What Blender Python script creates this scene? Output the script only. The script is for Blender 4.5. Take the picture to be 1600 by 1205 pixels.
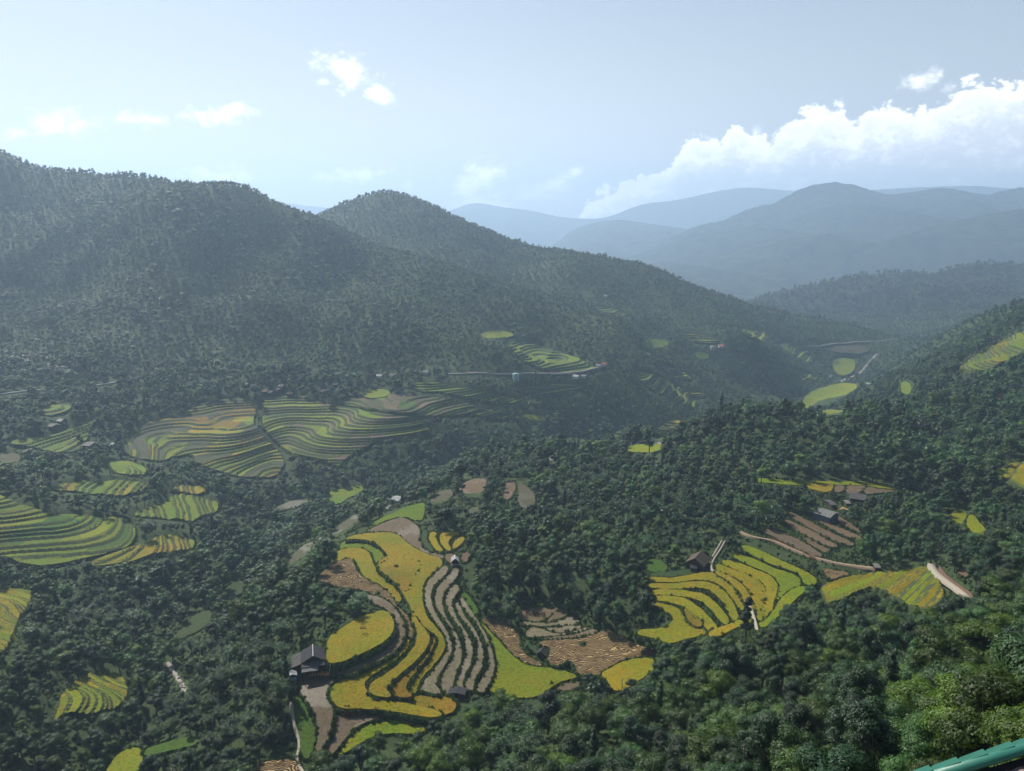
import bpy, math, random
import numpy as np
from mathutils import Vector, Matrix
from mathutils.geometry import delaunay_2d_cdt
random.seed(7); RNG=np.random.default_rng(11)
for _o in list(bpy.data.objects): bpy.data.objects.remove(_o)
SC_=bpy.context.scene; COL=SC_.collection
# ---------------------------------------------------------------- camera
cam_d=bpy.data.cameras.new('camera'); cam=bpy.data.objects.new('camera',cam_d); COL.objects.link(cam)
cam_d.sensor_width=36; cam_d.lens=27.0; cam_d.clip_start=0.3; cam_d.clip_end=60000
cam.location=(0,0,0); cam.rotation_euler=(math.radians(90-12.3),0,0)
SC_.camera=cam
SC_.render.resolution_x=1024; SC_.render.resolution_y=771
# ---------------------------------------------------------------- world, sun, exposure
SUN_AZ=math.radians(-38); SUN_EL=math.radians(43)      # azimuth measured from +Y (view direction) towards +X
W=bpy.data.worlds.new('World'); SC_.world=W; W.use_nodes=True
SKY_STR=0.075
sun_d=bpy.data.lights.new('sun','SUN'); sun_d.energy=5.0; sun_d.angle=math.radians(0.53); sun_d.color=(1,.95,.87)
sun=bpy.data.objects.new('sun',sun_d); COL.objects.link(sun)
sdir=Vector((math.sin(SUN_AZ)*math.cos(SUN_EL),math.cos(SUN_AZ)*math.cos(SUN_EL),math.sin(SUN_EL)))
sun.rotation_euler=sdir.to_track_quat('Z','Y').to_euler(); sun.location=(0,0,500)
SC_.view_settings.view_transform='Standard'; SC_.view_settings.look='None'
SC_.view_settings.exposure=0.47; SC_.view_settings.gamma=1.0
SC_.render.engine='CYCLES'
SC_.cycles.volume_bounces=1; SC_.cycles.max_bounces=5; SC_.cycles.diffuse_bounces=2; SC_.cycles.glossy_bounces=1; SC_.cycles.transmission_bounces=2
SC_.cycles.transparent_max_bounces=8
# ---------------------------------------------------------------- node helper
class NT:
    def __init__(s,t): s.t=t; s.n=t.nodes; s.l=t.links
    def node(s,ty,**k):
        n=s.n.new(ty)
        for a,b in k.items(): setattr(n,a,b)
        return n
    def put(s,sock,v):
        if isinstance(v,bpy.types.NodeSocket): s.l.new(v,sock)
        else: sock.default_value=v
    def m(s,op,a,b=None,c=None,clamp=False):
        n=s.node('ShaderNodeMath',operation=op); n.use_clamp=clamp
        s.put(n.inputs[0],a)
        if b is not None: s.put(n.inputs[1],b)
        if c is not None: s.put(n.inputs[2],c)
        return n.outputs[0]
    def mix(s,f,a,b,mode='MIX'):
        n=s.node('ShaderNodeMix',data_type='RGBA',blend_type=mode)
        s.put(n.inputs[0],f)
        for i,v in ((6,a),(7,b)):
            s.put(n.inputs[i], v if isinstance(v,bpy.types.NodeSocket) else (v[0],v[1],v[2],1))
        return n.outputs[2]
    def noise(s,vec,scale,detail=4,rough=.55,dist=0,out=0,dim='3D'):
        n=s.node('ShaderNodeTexNoise',noise_dimensions=dim)
        if vec is not None: s.l.new(vec,n.inputs['Vector'])
        n.inputs['Scale'].default_value=scale; n.inputs['Detail'].default_value=detail; n.inputs['Roughness'].default_value=rough; n.inputs['Distortion'].default_value=dist
        return n.outputs[out]
    def ss(s,x,a,b,lo=0.,hi=1.):
        n=s.node('ShaderNodeMapRange',interpolation_type='SMOOTHSTEP')
        s.put(n.inputs[0],x); s.put(n.inputs[1],a); s.put(n.inputs[2],b); s.put(n.inputs[3],lo); s.put(n.inputs[4],hi)
        return n.outputs[0]
# ---------------------------------------------------------------- sky with clouds (all in sky direction: azimuth / elevation in degrees)
def ae(u,v):        # direction of a point of the sky, degrees
    x=(u-800)/1200.; y=-(v-602.5)/1200.; p=math.radians(12.3)
    Y=math.cos(p)+y*math.sin(p); Z=-math.sin(p)+y*math.cos(p)
    return math.degrees(math.atan2(x,Y)), math.degrees(math.atan2(Z,math.hypot(x,Y)))
def build_world():
    t=NT(W.node_tree); t.n.clear()
    sky=t.node('ShaderNodeTexSky',sky_type='NISHITA'); sky.sun_disc=False
    sky.sun_elevation=SUN_EL; sky.sun_rotation=SUN_AZ; sky.altitude=600; sky.air_density=1.0; sky.dust_density=1.6; sky.ozone_density=1.2
    tc=t.node('ShaderNodeTexCoord'); g=tc.outputs['Generated']
    sx=t.node('ShaderNodeSeparateXYZ'); t.l.new(g,sx.inputs[0])
    D=57.29578
    a=t.m('MULTIPLY',t.m('ARCTAN2',sx.outputs[0],sx.outputs[1]),D)
    e=t.m('MULTIPLY',t.m('ARCSINE',sx.outputs[2]),D)
    cv=t.node('ShaderNodeCombineXYZ'); t.l.new(a,cv.inputs[0]); t.l.new(t.m('MULTIPLY',e,1.25),cv.inputs[1]); v=cv.outputs[0]
    n1=t.noise(v,.30,7,.60); n2=t.noise(v,1.05,6,.62)
    # billowy edge: rounded cells plus noise
    vo=t.node('ShaderNodeTexVoronoi',feature='SMOOTH_F1'); vo.inputs['Scale'].default_value=.85; vo.inputs['Smoothness'].default_value=.5
    wv=t.node('ShaderNodeVectorMath',operation='ADD'); t.l.new(v,wv.inputs[0])
    ws=t.node('ShaderNodeVectorMath',operation='SCALE'); t.l.new(t.noise(v,.9,4,.6,out=1),ws.inputs[0]); ws.inputs[3].default_value=1.6
    t.l.new(ws.outputs[0],wv.inputs[1]); t.l.new(wv.outputs[0],vo.inputs['Vector'])
    bil=t.m('SUBTRACT',.5,vo.outputs['Distance'])
    nz=t.m('ADD',t.m('MULTIPLY',t.m('SUBTRACT',n1,.5),2.0),t.m('MULTIPLY',t.m('SUBTRACT',n2,.5),1.3))
    vo2=t.node('ShaderNodeTexVoronoi',feature='SMOOTH_F1'); vo2.inputs['Scale'].default_value=2.1; vo2.inputs['Smoothness'].default_value=.35; t.l.new(wv.outputs[0],vo2.inputs['Vector'])
    bil2=t.m('SUBTRACT',.45,vo2.outputs['Distance']); n3=t.noise(v,3.2,5,.65)
    nz2=t.m('ADD',t.m('ADD',nz,t.m('MULTIPLY',bil,1.5)),t.m('ADD',t.m('MULTIPLY',bil2,.8),t.m('MULTIPLY',t.m('SUBTRACT',n3,.5),.7)))
    # cumulus bank on the right: top edge as a curve over azimuth
    top=[(900,345),(930,300),(990,278),(1040,262),(1060,235),(1085,212),(1125,212),(1150,190),(1175,205),(1200,212),(1240,190),(1270,168),(1310,166),(1335,190),(1360,168),(1410,165),(1440,168),(1475,155),(1510,130),(1540,125),(1570,120),(1600,112),(1700,95),(1900,130),(2300,240)]
    cr=t.node('ShaderNodeFloatCurve'); c=cr.mapping.curves[0]
    A0,A1=ae(880,300)[0],ae(2320,250)[0]
    pts=[((ae(u,vv)[0]-A0)/(A1-A0),(ae(u,vv)[1]+2)/16.) for u,vv in top]
    pts=[(0,0.0)]+pts+[(1,.2)]
    while len(c.points)<len(pts): c.points.new(.5,.5)
    for p,q in zip(c.points,pts): p.location=q; p.handle_type='AUTO_CLAMPED'
    cr.mapping.use_clip=False; cr.mapping.update()
    t.l.new(t.m('DIVIDE',t.m('SUBTRACT',a,A0),A1-A0,clamp=True),cr.inputs[1])
    et=t.m('SUBTRACT',t.m('MULTIPLY',cr.outputs[0],16.),2.)
    dep=t.m('SUBTRACT',et,e)                                   # degrees below the top edge
    bank=t.ss(t.m('ADD',dep,t.m('MULTIPLY',nz2,.80)),-.08,.34)
    bank=t.m('MULTIPLY',bank,t.ss(a,A0,A0+1.2))
    inner=t.ss(t.m('ADD',dep,t.m('MULTIPLY',nz2,1.7)),.3,3.2)
    # single clouds: centre u,v, half width, half height (px), strength, tilt
    blobs=[(545,112,50,28,1,-.42),(590,145,34,16,1,-.35),(525,98,30,20,1,0),(505,128,14,7,.5,.3),(80,196,46,16,.95,.0),(95,186,24,14,.9,.2),(30,208,28,8,.7,.1),(232,186,38,11,.95,.0),(222,188,44,7,.8,0),(345,178,48,13,1,.05),(375,172,22,14,1,.2),(312,180,22,12,.8,0),
      (350,276,50,16,.85,0),(372,276,40,12,.7,0),(320,284,30,12,.6,0),(545,276,58,11,.7,0),(595,270,22,8,.6,.3),(638,292,13,10,.8,0),
      (750,275,42,26,1,0),(735,292,38,20,.8,0),(775,268,22,14,.9,.3),(752,320,52,26,.5,0),(880,280,34,13,.8,.35),(896,270,18,10,.8,.4),(860,292,40,10,.5,0),(830,305,60,12,.35,0),(1435,130,23,15,.95,0),(1415,132,10,6,.6,0),(1482,140,12,6,.35,0),(1182,206,9,9,.5,0)]
    tot=None
    for (u,vv,w,h,st,tilt) in blobs:
        a0,e0=ae(u,vv); k=1/1200.*57.3*(math.cos(math.radians(12.3))**0)*.97
        da=t.m('SUBTRACT',a,a0); de=t.m('SUBTRACT',e,e0)
        p=t.m('DIVIDE',t.m('ADD',da,t.m('MULTIPLY',de,tilt)),w*k*1.05*.9); q=t.m('DIVIDE',t.m('SUBTRACT',de,t.m('MULTIPLY',da,tilt)),h*k*1.0)
        r=t.m('SQRT',t.m('ADD',t.m('MULTIPLY',p,p),t.m('MULTIPLY',q,q)))
        f=t.m('MULTIPLY',t.ss(t.m('SUBTRACT',t.m('ADD',1.0,t.m('MULTIPLY',nz2,.80)),r),-.30,1.25),st)
        tot=f if tot is None else t.m('MAXIMUM',tot,f)
    tot=t.m('MULTIPLY',tot,t.ss(n2,.22,.45,.55,1.))
    # light haze band hugging the horizon behind the hills
    lit=(17.5,17.3,17.1); shade=(10.8,11.1,11.8)
    relief=t.ss(t.m('ADD',t.m('ADD',t.m('MULTIPLY',n1,.6),t.m('MULTIPLY',bil,.6)),t.m('MULTIPLY',bil2,.35)),.28,.58)
    bankc=t.mix(inner,lit,t.mix(relief,shade,(14.2,14.3,14.6)))
    low=t.mix(t.ss(e,15.,0.),(5.9,6.45,6.9),(9.5,9.6,9.6)); low=t.mix(t.ss(a,-5.,36.,0.,.5),low,(4.5,5.25,6.1)); skyc=t.mix(t.ss(e,26.,8.,0.,.8),sky.outputs[0],low)
    lit=t.mix(t.ss(e,7.,1.5),lit,(21.5,21.2,21.))
    bankc=t.mix(inner,lit,t.mix(relief,shade,(14.2,14.3,14.6)))
    c1=t.mix(t.m('MULTIPLY',bank,.93),skyc,bankc)
    c2=t.mix(t.m('MULTIPLY',tot,.95),c1,lit)
    bg=t.node('ShaderNodeBackground'); t.l.new(c2,bg.inputs[0]); bg.inputs[1].default_value=SKY_STR
    o=t.node('ShaderNodeOutputWorld'); t.l.new(bg.outputs[0],o.inputs[0])
build_world()
# ---------------------------------------------------------------- scene bookkeeping
def tag(o,label=None,cat=None,group=None,kind=None):
    if label: o['label']=label
    if cat: o['category']=cat
    if group: o['group']=group
    if kind: o['kind']=kind
    return o
def empty(name,loc=(0,0,0),rz=0,parent=None):
    o=bpy.data.objects.new(name,None); o.location=loc; o.rotation_euler=(0,0,rz); o.empty_display_size=1; COL.objects.link(o)
    if parent: o.parent=parent
    return o
def mesh_obj(name,verts,faces,mat,parent=None,smooth=False,link=True,mi=None):
    me=bpy.data.meshes.new(name); verts=np.asarray(verts,np.float32).reshape(-1,3)
    if isinstance(faces,np.ndarray):
        k=faces.shape[1]; n=len(faces)
        me.vertices.add(len(verts)); me.vertices.foreach_set('co',verts.ravel())
        me.loops.add(n*k); me.loops.foreach_set('vertex_index',faces.astype(np.int32).ravel())
        me.polygons.add(n); me.polygons.foreach_set('loop_start',np.arange(0,n*k,k,dtype=np.int32))
        me.update(calc_edges=True)
    else:
        me.from_pydata([tuple(map(float,v)) for v in verts],[],[tuple(int(i) for i in f) for f in faces]); me.update()
    for m in (mat if isinstance(mat,(list,tuple)) else [mat]): me.materials.append(m)
    if mi is not None: me.polygons.foreach_set('material_index',np.asarray(mi,np.int32))
    if smooth: me.polygons.foreach_set('use_smooth',np.ones(len(me.polygons),bool))
    o=bpy.data.objects.new(name,me)
    if link: COL.objects.link(o)
    if parent: o.parent=parent
    return o
def col_attr(o,cols):      # one colour per face -> corner attribute
    me=o.data; a=me.color_attributes.new('tint','FLOAT_COLOR','CORNER')
    k=len(me.loops)//max(1,len(me.polygons)); c=np.repeat(np.asarray(cols,np.float32),k,axis=0)
    a.data.foreach_set('color',np.hstack([c,np.ones((len(c),1),np.float32)]).ravel())
# ---------------------------------------------------------------- value noise (numpy)
def _h(i,j,s):
    n=(i*374761393+j*668265263+s*2147483647)&0xffffffff
    n=((n^(n>>13))*1274126177)&0xffffffff
    return ((n^(n>>16))&0xffff)/65535.0
def vnoise(x,y,sc,seed=0):
    x=np.asarray(x,float)/sc+1000; y=np.asarray(y,float)/sc+1000
    i=np.floor(x).astype(np.int64); j=np.floor(y).astype(np.int64); a=x-i; b=y-j
    a=a*a*a*(a*(a*6-15)+10); b=b*b*b*(b*(b*6-15)+10)
    return ((_h(i,j,seed)*(1-a)+_h(i+1,j,seed)*a)*(1-b)+(_h(i,j+1,seed)*(1-a)+_h(i+1,j+1,seed)*a)*b)*2-1
def fbm(x,y,sc,o=4,seed=0,ridge=False):
    r=0; am=1.; t=0
    for k in range(o):
        n=vnoise(np.asarray(x)*.8+np.asarray(y)*.6,np.asarray(y)*.8-np.asarray(x)*.6,sc/2**k,seed+k*17)
        r=r+am*((1-2*np.abs(n)) if ridge else n); t+=am; am*=.5
    return r/t
F=1200.0; CU,CV=800.0,602.5; PITCH=math.radians(12.3)
sp,cp=math.sin(PITCH),math.cos(PITCH)
def ray(u,v):
    u=np.asarray(u,float); v=np.asarray(v,float)
    x=(u-CU)/F; y=-(v-CV)/F
    Y=cp+y*sp; Z=-sp+y*cp
    return x/Y, Z/Y          # X and Z per unit of forward distance
def proj(X,Y,Z):
    d=Y*cp-Z*sp; up=Y*sp+Z*cp
    return CU+F*X/d, CV-F*up/d
# (u, v, forward distance) where the ground is seen
CP=[(-150,150,1750),(0,236,1900),(200,268,1850),(300,290,1780),(400,310,1700),(500,345,1650),(620,392,1600),(750,440,1500),(870,485,1450),
(-250,300,1600),(0,330,1650),(0,430,1400),(0,520,1200),(-200,560,1050),(200,400,1450),(200,500,1230),(400,400,1500),(400,500,1270),(600,450,1420),(600,530,1220),(750,510,1300),
(880,520,1380),(1000,540,1430),(850,560,1220),
(610,300,2300),(560,308,2320),(510,330,2300),(720,342,2250),(850,382,2180),(1000,412,2120),(1100,448,2060),(1170,476,2020),(1320,508,2080),
(850,440,1850),(1000,470,1800),(1100,500,1750),(1200,530,1700),(950,500,1620),(720,400,1950),
# valley line
(1430,535,2200),(1350,572,1850),(1310,595,1680),(1245,625,1480),(1100,670,1230),(1000,693,1110),(900,712,1030),(740,745,900),(620,778,790),(480,832,655),(360,930,500),(280,1060,375),(200,1160,300),(140,1240,260),
# left terraces
(50,606,1010),(170,600,1040),(350,612,1040),(600,600,1080),(750,590,1120),(900,592,1190),
(450,620,1030),(450,680,930),(430,735,865),(300,720,860),(250,660,945),(650,660,960),(680,620,1040),
(100,640,886),(100,700,794),(20,720,735),(200,750,698),(300,800,668),(100,760,655),(0,780,589),(100,820,566),(200,850,552),(100,880,522),(-100,850,534),(0,880,520),(-200,700,760),
(0,940,425),(-100,960,405),(50,1000,372),(140,1085,322),(60,1100,308),(200,1195,268),(0,1200,255),(-150,1150,270),(-200,1000,350),
(150,960,448),(240,900,512),(350,860,592),
(830,540,1290),(900,570,1220),(1030,600,1260),(1070,660,1150),(850,620,1130),
(1180,520,1650),(1220,590,1600),(1150,600,1480),(1290,615,1560),
# central spur
(800,755,600),(740,765,590),(860,740,640),(620,795,540),(560,830,480),(640,830,470),(700,850,440),(600,870,430),(520,900,385),(500,925,372),
(620,930,370),(680,980,332),(560,1000,311),(485,1030,303),(600,1060,290),(650,1100,282),(560,1120,272),(480,1100,273),(490,1180,251),(600,1160,260),
(720,920,385),(740,1000,330),(780,1050,310),(860,1060,307),(860,960,364),(960,1050,306),(900,1010,332),(900,1085,293),(710,1100,284),(800,990,345),
(420,1000,332),(430,1120,270),(400,950,392),(350,1050,338),(400,1180,250),
(780,850,450),(850,850,440),(900,900,385),(950,800,500),(1000,740,620),(930,722,670),(1050,700,690),(850,790,540),
(1000,870,420),(1000,960,340),(1040,1000,310),
# right mound and fields
(1150,655,690),(1250,648,700),(1400,652,720),(1070,680,740),(1550,640,760),(1200,700,610),(1350,700,610),(1300,755,530),(1400,765,520),(1200,760,520),
(1290,800,470),(1220,810,455),(1250,860,410),(1340,845,425),(1160,840,420),(1100,900,372),(1180,950,338),(1080,960,332),(1250,900,372),(1280,930,352),
(1360,900,372),(1350,935,330),(1450,890,352),(1470,940,305),(1510,930,296),(1380,975,292),(1450,850,410),(1520,820,440),(1600,750,500),(1600,830,400),(1500,740,540),
(1600,690,600),
# near slope
(1100,1030,262),(1250,1010,262),(950,1110,255),(850,1140,235),(750,1160,240),(700,1200,228),(850,1240,165),(1000,1180,175),(1100,1100,205),(1200,1205,118),(1250,1100,180),
(1400,1010,232),(1400,1110,138),(1400,1220,75),(1550,960,240),(1600,900,290),(1550,1050,140),(1600,1120,85),(1650,1215,42),(1750,1100,70),(1750,900,230),(1000,1260,110),(600,1260,190),(300,1280,200),
(1800,700,560),
# right upper hill
(1600,505,1150),(1700,470,1100),(1560,540,1020),(1500,575,960),(1600,580,880),(1450,610,1000),(1600,620,790),(1480,550,1250),(1400,590,1350),(1500,515,1500),(1420,560,1650),(1850,560,900),(1350,620,1200),
]
# (u, forward distance, z): ground hidden from the camera
HP=[(0,2300,90),(300,2300,-20),(-200,2600,150),(450,2000,-60),(600,1900,-75),(700,1800,-110),(480,2600,-60),(700,2600,-60),(900,2500,-180),(1100,2450,-260),(1250,2350,-320),
(1300,2600,-330),(1600,2000,-230),(1700,2600,-240),(1150,900,-262),(1300,950,-265),(1450,880,-215),(1200,1150,-310),(1000,900,-285),(860,820,-262),(740,720,-240),(1450,2600,-310),(930,800,-255),
(1600,1500,-180),(700,650,-232),(-300,3000,100),(1900,3000,-200),(1900,1600,-100),(2100,1000,-40),(-400,1300,0),(-500,800,-180),(-400,400,-190),(1000,20,-50),(200,100,-150),(800,60,-80),(-1200,20,-100),(800,-60,-10),(1100,40,-60),(1400,20,-38),(1700,20,-24)]
def ctrl():
    P=[]
    for u,v,D in CP:
        a,b=ray(u,v); P.append((a*D,D,b*D))
    for u,D,z in HP:
        P.append(((u-CU)/F/cp*D if D>70 else (u-CU)/F*D, D, z))
    return np.array(P,float)
P=ctrl()
SC=1000.0
def tps_fit(P,lam=0.002):
    n=len(P); X=P[:,:2]/SC
    r2=((X[:,None,:]-X[None])**2).sum(-1)
    K=np.where(r2>0,0.5*r2*np.log(r2+1e-12),0)+lam*np.eye(n)*1e-1
    A=np.zeros((n+3,n+3)); A[:n,:n]=K; A[:n,n]=1; A[:n,n+1:]=X; A[n:,:n]=A[:n,n:].T
    b=np.zeros(n+3); b[:n]=P[:,2]
    return X,np.linalg.solve(A,b)
TX,TW=tps_fit(P)
def tps(x,y):
    x=np.ravel(x)/SC; y=np.ravel(y)/SC; out=np.zeros(x.shape)
    for i in range(0,len(x),20000):
        a=x[i:i+20000,None]-TX[None,:,0]; b=y[i:i+20000,None]-TX[None,:,1]
        r2=a*a+b*b
        out[i:i+20000]=(0.5*r2*np.log(r2+1e-12))@TW[:-3]+TW[-3]+TW[-2]*x[i:i+20000]+TW[-1]*y[i:i+20000]
    return out
GX0,GX1,GY0,GY1,GS=-2200.,2700.,-60.,2900.,5.0
gx=np.arange(GX0,GX1+.1,GS); gy=np.arange(GY0,GY1+.1,GS)
HAZE=1.3e-4
MX,MY=np.meshgrid(gx,gy)
H=tps(MX,MY).reshape(MX.shape)
def sstep(x,a,b):
    t=np.clip((x-a)/(b-a),0,1); return t*t*(3-2*t)
_w=sstep(MY,1050,1450)
_w2=_w*(1-.75*sstep(MY,1520,1680))
H=H-7*sstep(MY,1300,1600)
H=H+_w2*(fbm(MX+MY*.5,MY*.55,330,4,5,True)*64-24)+_w*fbm(MX,MY,70,2,9)*5
_m=sstep(MY,560,680)*(1-sstep(MY,1050,1250))
H=H+_m*(fbm(MX,MY*.8,120,2,3)*9.5+fbm(MX,MY,38,2,6)*1.2)
H=H+(1-_w)*(1-_m)*fbm(MX,MY,45,2,4)*.5
def _bump(u,v,D,h,rx,ry=None):
    global H
    a,b=ray(u,v); H=H+h*np.exp(-((MX-a*D)/rx)**2-((MY-D)/(ry or rx))**2)
for q in [(365,690,905,13,62,60),(432,680,915,-13,30,70),(560,690,905,13,70,55),(495,655,960,-7,40,50),(640,655,960,8,50,40),(250,690,900,-6,30,40),(770,560,1230,10,70,60),(250,385,1560,40,110,130),(120,420,1500,-40,110,220),(330,420,1500,28,70,260),(520,430,1440,-30,70,200),(650,430,1500,26,60,200),(800,430,2000,-26,70,150),(900,440,1950,24,70,150),(1010,470,1900,-18,60,120),(60,400,1500,30,90,150)]: _bump(*q)
def samp(x,y,A=None):
    A=H if A is None else A
    fx=np.clip((x-GX0)/GS,0,len(gx)-1.001); fy=np.clip((y-GY0)/GS,0,len(gy)-1.001)
    i=fx.astype(int); j=fy.astype(int); a=fx-i; b=fy-j
    return (A[j,i]*(1-a)+A[j,i+1]*a)*(1-b)+(A[j+1,i]*(1-a)+A[j+1,i+1]*a)*b
def hit(u,v,G=None,step=1.005,d0=22.,d1=2850.):
    G=G or samp
    a,b=ray(u,v); D=np.full(a.shape,np.nan); d=d0; open_=np.ones(a.shape,bool)
    while d<d1 and open_.any():
        k=np.where(open_)[0]
        h=G(a[k]*d,np.full(len(k),d))>b[k]*d
        hk=k[h]; D[hk]=d; open_[hk]=False; d*=step
    ok=~np.isnan(D); lo=np.where(ok,D/step,1.); hi=np.where(ok,D,1.)
    for _ in range(10):
        mid=(lo+hi)/2; s=G(a*mid,mid)>b*mid; hi=np.where(s,mid,hi); lo=np.where(s,lo,mid)
    return np.where(ok,hi,np.nan),a,b
def at(u,v,dz=0.):
    D,a,b=hit(np.array([float(u)]),np.array([float(v)])); return Vector((a[0]*D[0],D[0],b[0]*D[0]+dz))
def inpoly(x,y,P):
    x=np.asarray(x);y=np.asarray(y); r=np.zeros(x.shape,bool); n=len(P)
    for k in range(n):
        x1,y1=P[k]; x2,y2=P[(k+1)%n]
        if y1==y2: continue
        c=((y1>y)!=(y2>y)); r^=c&(x<(x2-x1)*(y-y1)/(y2-y1)+x1)
    return r
def chaikin(P,n=2,closed=True):
    P=np.asarray(P,float)
    for _ in range(n):
        Q=np.roll(P,-1,0) if closed else P[1:]
        A=P if closed else P[:-1]
        R=np.empty((2*len(A),2)); R[0::2]=A*.75+Q*.25; R[1::2]=A*.25+Q*.75
        P=R if closed else np.vstack([P[:1],R,P[-1:]])
    return P
# depth map of the bare ground, 4-pixel cells of the photograph, used to keep trees off what the photograph shows open
DMW,DMH=400,302
_u,_v=np.meshgrid((np.arange(DMW)+.5)*4,(np.arange(DMH)+.5)*4)
DM=hit(_u.ravel(),_v.ravel(),step=1.008)[0].reshape(DMH,DMW)
MASK=np.zeros((604,800),np.uint8)          # 1 = open ground seen in the photograph (2-pixel cells)
MD=np.zeros((604,800),np.float32)          # its distance
def mask_px(P,D,val=1):
    P=np.asarray(P,float); u0,v0=np.floor(P.min(0)/2).astype(int)-1; u1,v1=np.ceil(P.max(0)/2).astype(int)+1
    u0=max(u0,0); v0=max(v0,0); u1=min(u1,799); v1=min(v1,603)
    if u1<=u0 or v1<=v0: return
    uu,vv=np.meshgrid(np.arange(u0,u1+1),np.arange(v0,v1+1))
    m=inpoly(uu*2+1,vv*2+1,P); MASK[vv[m],uu[m]]=val; MD[vv[m],uu[m]]=np.maximum(MD[vv[m],uu[m]],D)
LOWER=[]; EDGE=[]      # ground to lower under fields; edges that get grass tufts
# ---------------------------------------------------------------- materials
def new_mat(name):
    m=bpy.data.materials.new(name); m.use_nodes=True; t=NT(m.node_tree); t.n.clear()
    o=t.node('ShaderNodeOutputMaterial'); return m,t,o
def principled(t,o,base,rough=.8,spec=.3,bump=None,bs=.4,bd=.2):
    p=t.node('ShaderNodeBsdfPrincipled'); t.put(p.inputs['Base Color'],base if isinstance(base,bpy.types.NodeSocket) else (*base,1)); t.put(p.inputs['Roughness'],rough); p.inputs['Specular IOR Level'].default_value=spec
    if bump is not None:
        b=t.node('ShaderNodeBump'); b.inputs['Strength'].default_value=bs; b.inputs['Distance'].default_value=bd; t.l.new(bump,b.inputs['Height']); t.l.new(b.outputs[0],p.inputs['Normal'])
    t.l.new(p.outputs[0],o.inputs[0]); return p
def pos(t): return t.node('ShaderNodeNewGeometry').outputs['Position']
def plain(name,c,rough=.8,var=.25,scale=1.,spec=.3,bd=.02,metal=0):
    m,t,o=new_mat(name); tc=t.node('ShaderNodeTexCoord').outputs['Object']
    n=t.noise(tc,scale,5,.6); k=t.m('ADD',1-var,t.m('MULTIPLY',n,2*var))
    mul=t.node('ShaderNodeVectorMath',operation='SCALE'); mul.inputs[0].default_value=c; t.l.new(k,mul.inputs[3])
    p=principled(t,o,mul.outputs[0],rough,spec,n,.5,bd); p.inputs['Metallic'].default_value=metal; return m
def crop_mat(name,kind):
    m,t,o=new_mat(name); P=pos(t)
    at_=t.node('ShaderNodeAttribute',attribute_name='tint').outputs['Color']
    big=t.noise(P,.035,4,.6); mid=t.noise(P,.22,4,.6); fine=t.noise(P,2.2,3,.7)
    c=at_
    if kind=='rice':
        md2=t.noise(P,.8,4,.7); c=t.mix(t.ss(big,.4,.62,0,.75),c,t.mix(1,c,(.66,.98,.8),'MULTIPLY'))
        c=t.mix(t.ss(mid,.48,.62,0,.75),c,t.mix(1,c,(1.10,.86,.7),'MULTIPLY'))
        c=t.mix(t.ss(md2,.46,.62,0,.85),c,t.mix(1,c,(.50,.62,.6),'MULTIPLY')); c=t.mix(t.ss(fine,.3,.75,0,.6),c,t.mix(1,c,(.5,.55,.5),'MULTIPLY')); fine=t.m('ADD',fine,t.m('MULTIPLY',md2,1.2))
        principled(t,o,c,.8,.15,fine,1.,.45)
    elif kind=='straw':
        w=t.node('ShaderNodeTexWave',wave_type='BANDS',bands_direction='Y',wave_profile='SIN'); w.inputs['Scale'].default_value=.33; w.inputs['Distortion'].default_value=10; w.inputs['Detail'].default_value=3; w.inputs['Detail Scale'].default_value=.22; w.inputs['Detail Roughness'].default_value=.6
        wa=t.node('ShaderNodeVectorMath',operation='SCALE'); t.l.new(t.noise(P,.06,3,.6,out=1),wa.inputs[0]); wa.inputs[3].default_value=15.; wb=t.node('ShaderNodeVectorMath',operation='ADD'); t.l.new(P,wb.inputs[0]); t.l.new(wa.outputs[0],wb.inputs[1]); t.l.new(wb.outputs[0],w.inputs['Vector'])
        brk=t.ss(t.noise(P,.35,4,.7),.36,.52)
        s=t.m('MULTIPLY',t.ss(w.outputs['Fac'],.62,.8),brk)
        dk=t.ss(w.outputs['Fac'],.38,.55,.8,0)
        c=t.mix(t.ss(mid,.35,.7,0,.6),c,t.mix(1,c,(.7,.85,.55),'MULTIPLY'))
        c=t.mix(dk,c,t.mix(1,c,(.38,.33,.3),'MULTIPLY'))
        c=t.mix(s,c,(.34,.25,.11)); principled(t,o,c,.9,.15,t.m('ADD',w.outputs['Fac'],t.m('MULTIPLY',fine,.4)),1.,.35)
    else:
        md2=t.noise(P,.7,4,.7); wet=t.ss(big,.5,.58); c=t.mix(t.ss(md2,.45,.6,0,.8),c,t.mix(1,c,(.58,.62,.5),'MULTIPLY')); c=t.mix(t.m('MULTIPLY',wet,t.ss(mid,.5,.6)),c,t.mix(1,c,(1.2,1.2,1.25),'MULTIPLY')); fine=t.m('ADD',fine,md2); c=t.mix(t.ss(mid,.3,.7,0,.7),c,t.mix(1,c,(.75,.85,.6),'MULTIPLY'))
        c=t.mix(t.ss(fine,.35,.7,0,.55),c,t.mix(1,c,(.55,.52,.45),'MULTIPLY'))
        c=t.mix(t.ss(t.noise(P,5.,2,.6),.62,.7,0,.6),c,(.5,.42,.3))
        principled(t,o,c,t.m('SUBTRACT',.9,t.m('MULTIPLY',wet,.35)),.3,fine,.8,.15)
    return m
def green_ground(name,a,b,c3,sc=.12,bd=.5):
    m,t,o=new_mat(name); P=pos(t); n=t.noise(P,sc,6,.65); f=t.noise(P,1.1,5,.7)
    c=t.mix(t.ss(n,.35,.65),a,b); c=t.mix(t.ss(f,.35,.7),c,c3); principled(t,o,c,.9,.2,f,1.,bd); return m
M={}
M['rice']=crop_mat('rice','rice'); M['straw']=crop_mat('cut_straw','straw'); M['stub']=crop_mat('stubble','stub')
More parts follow.
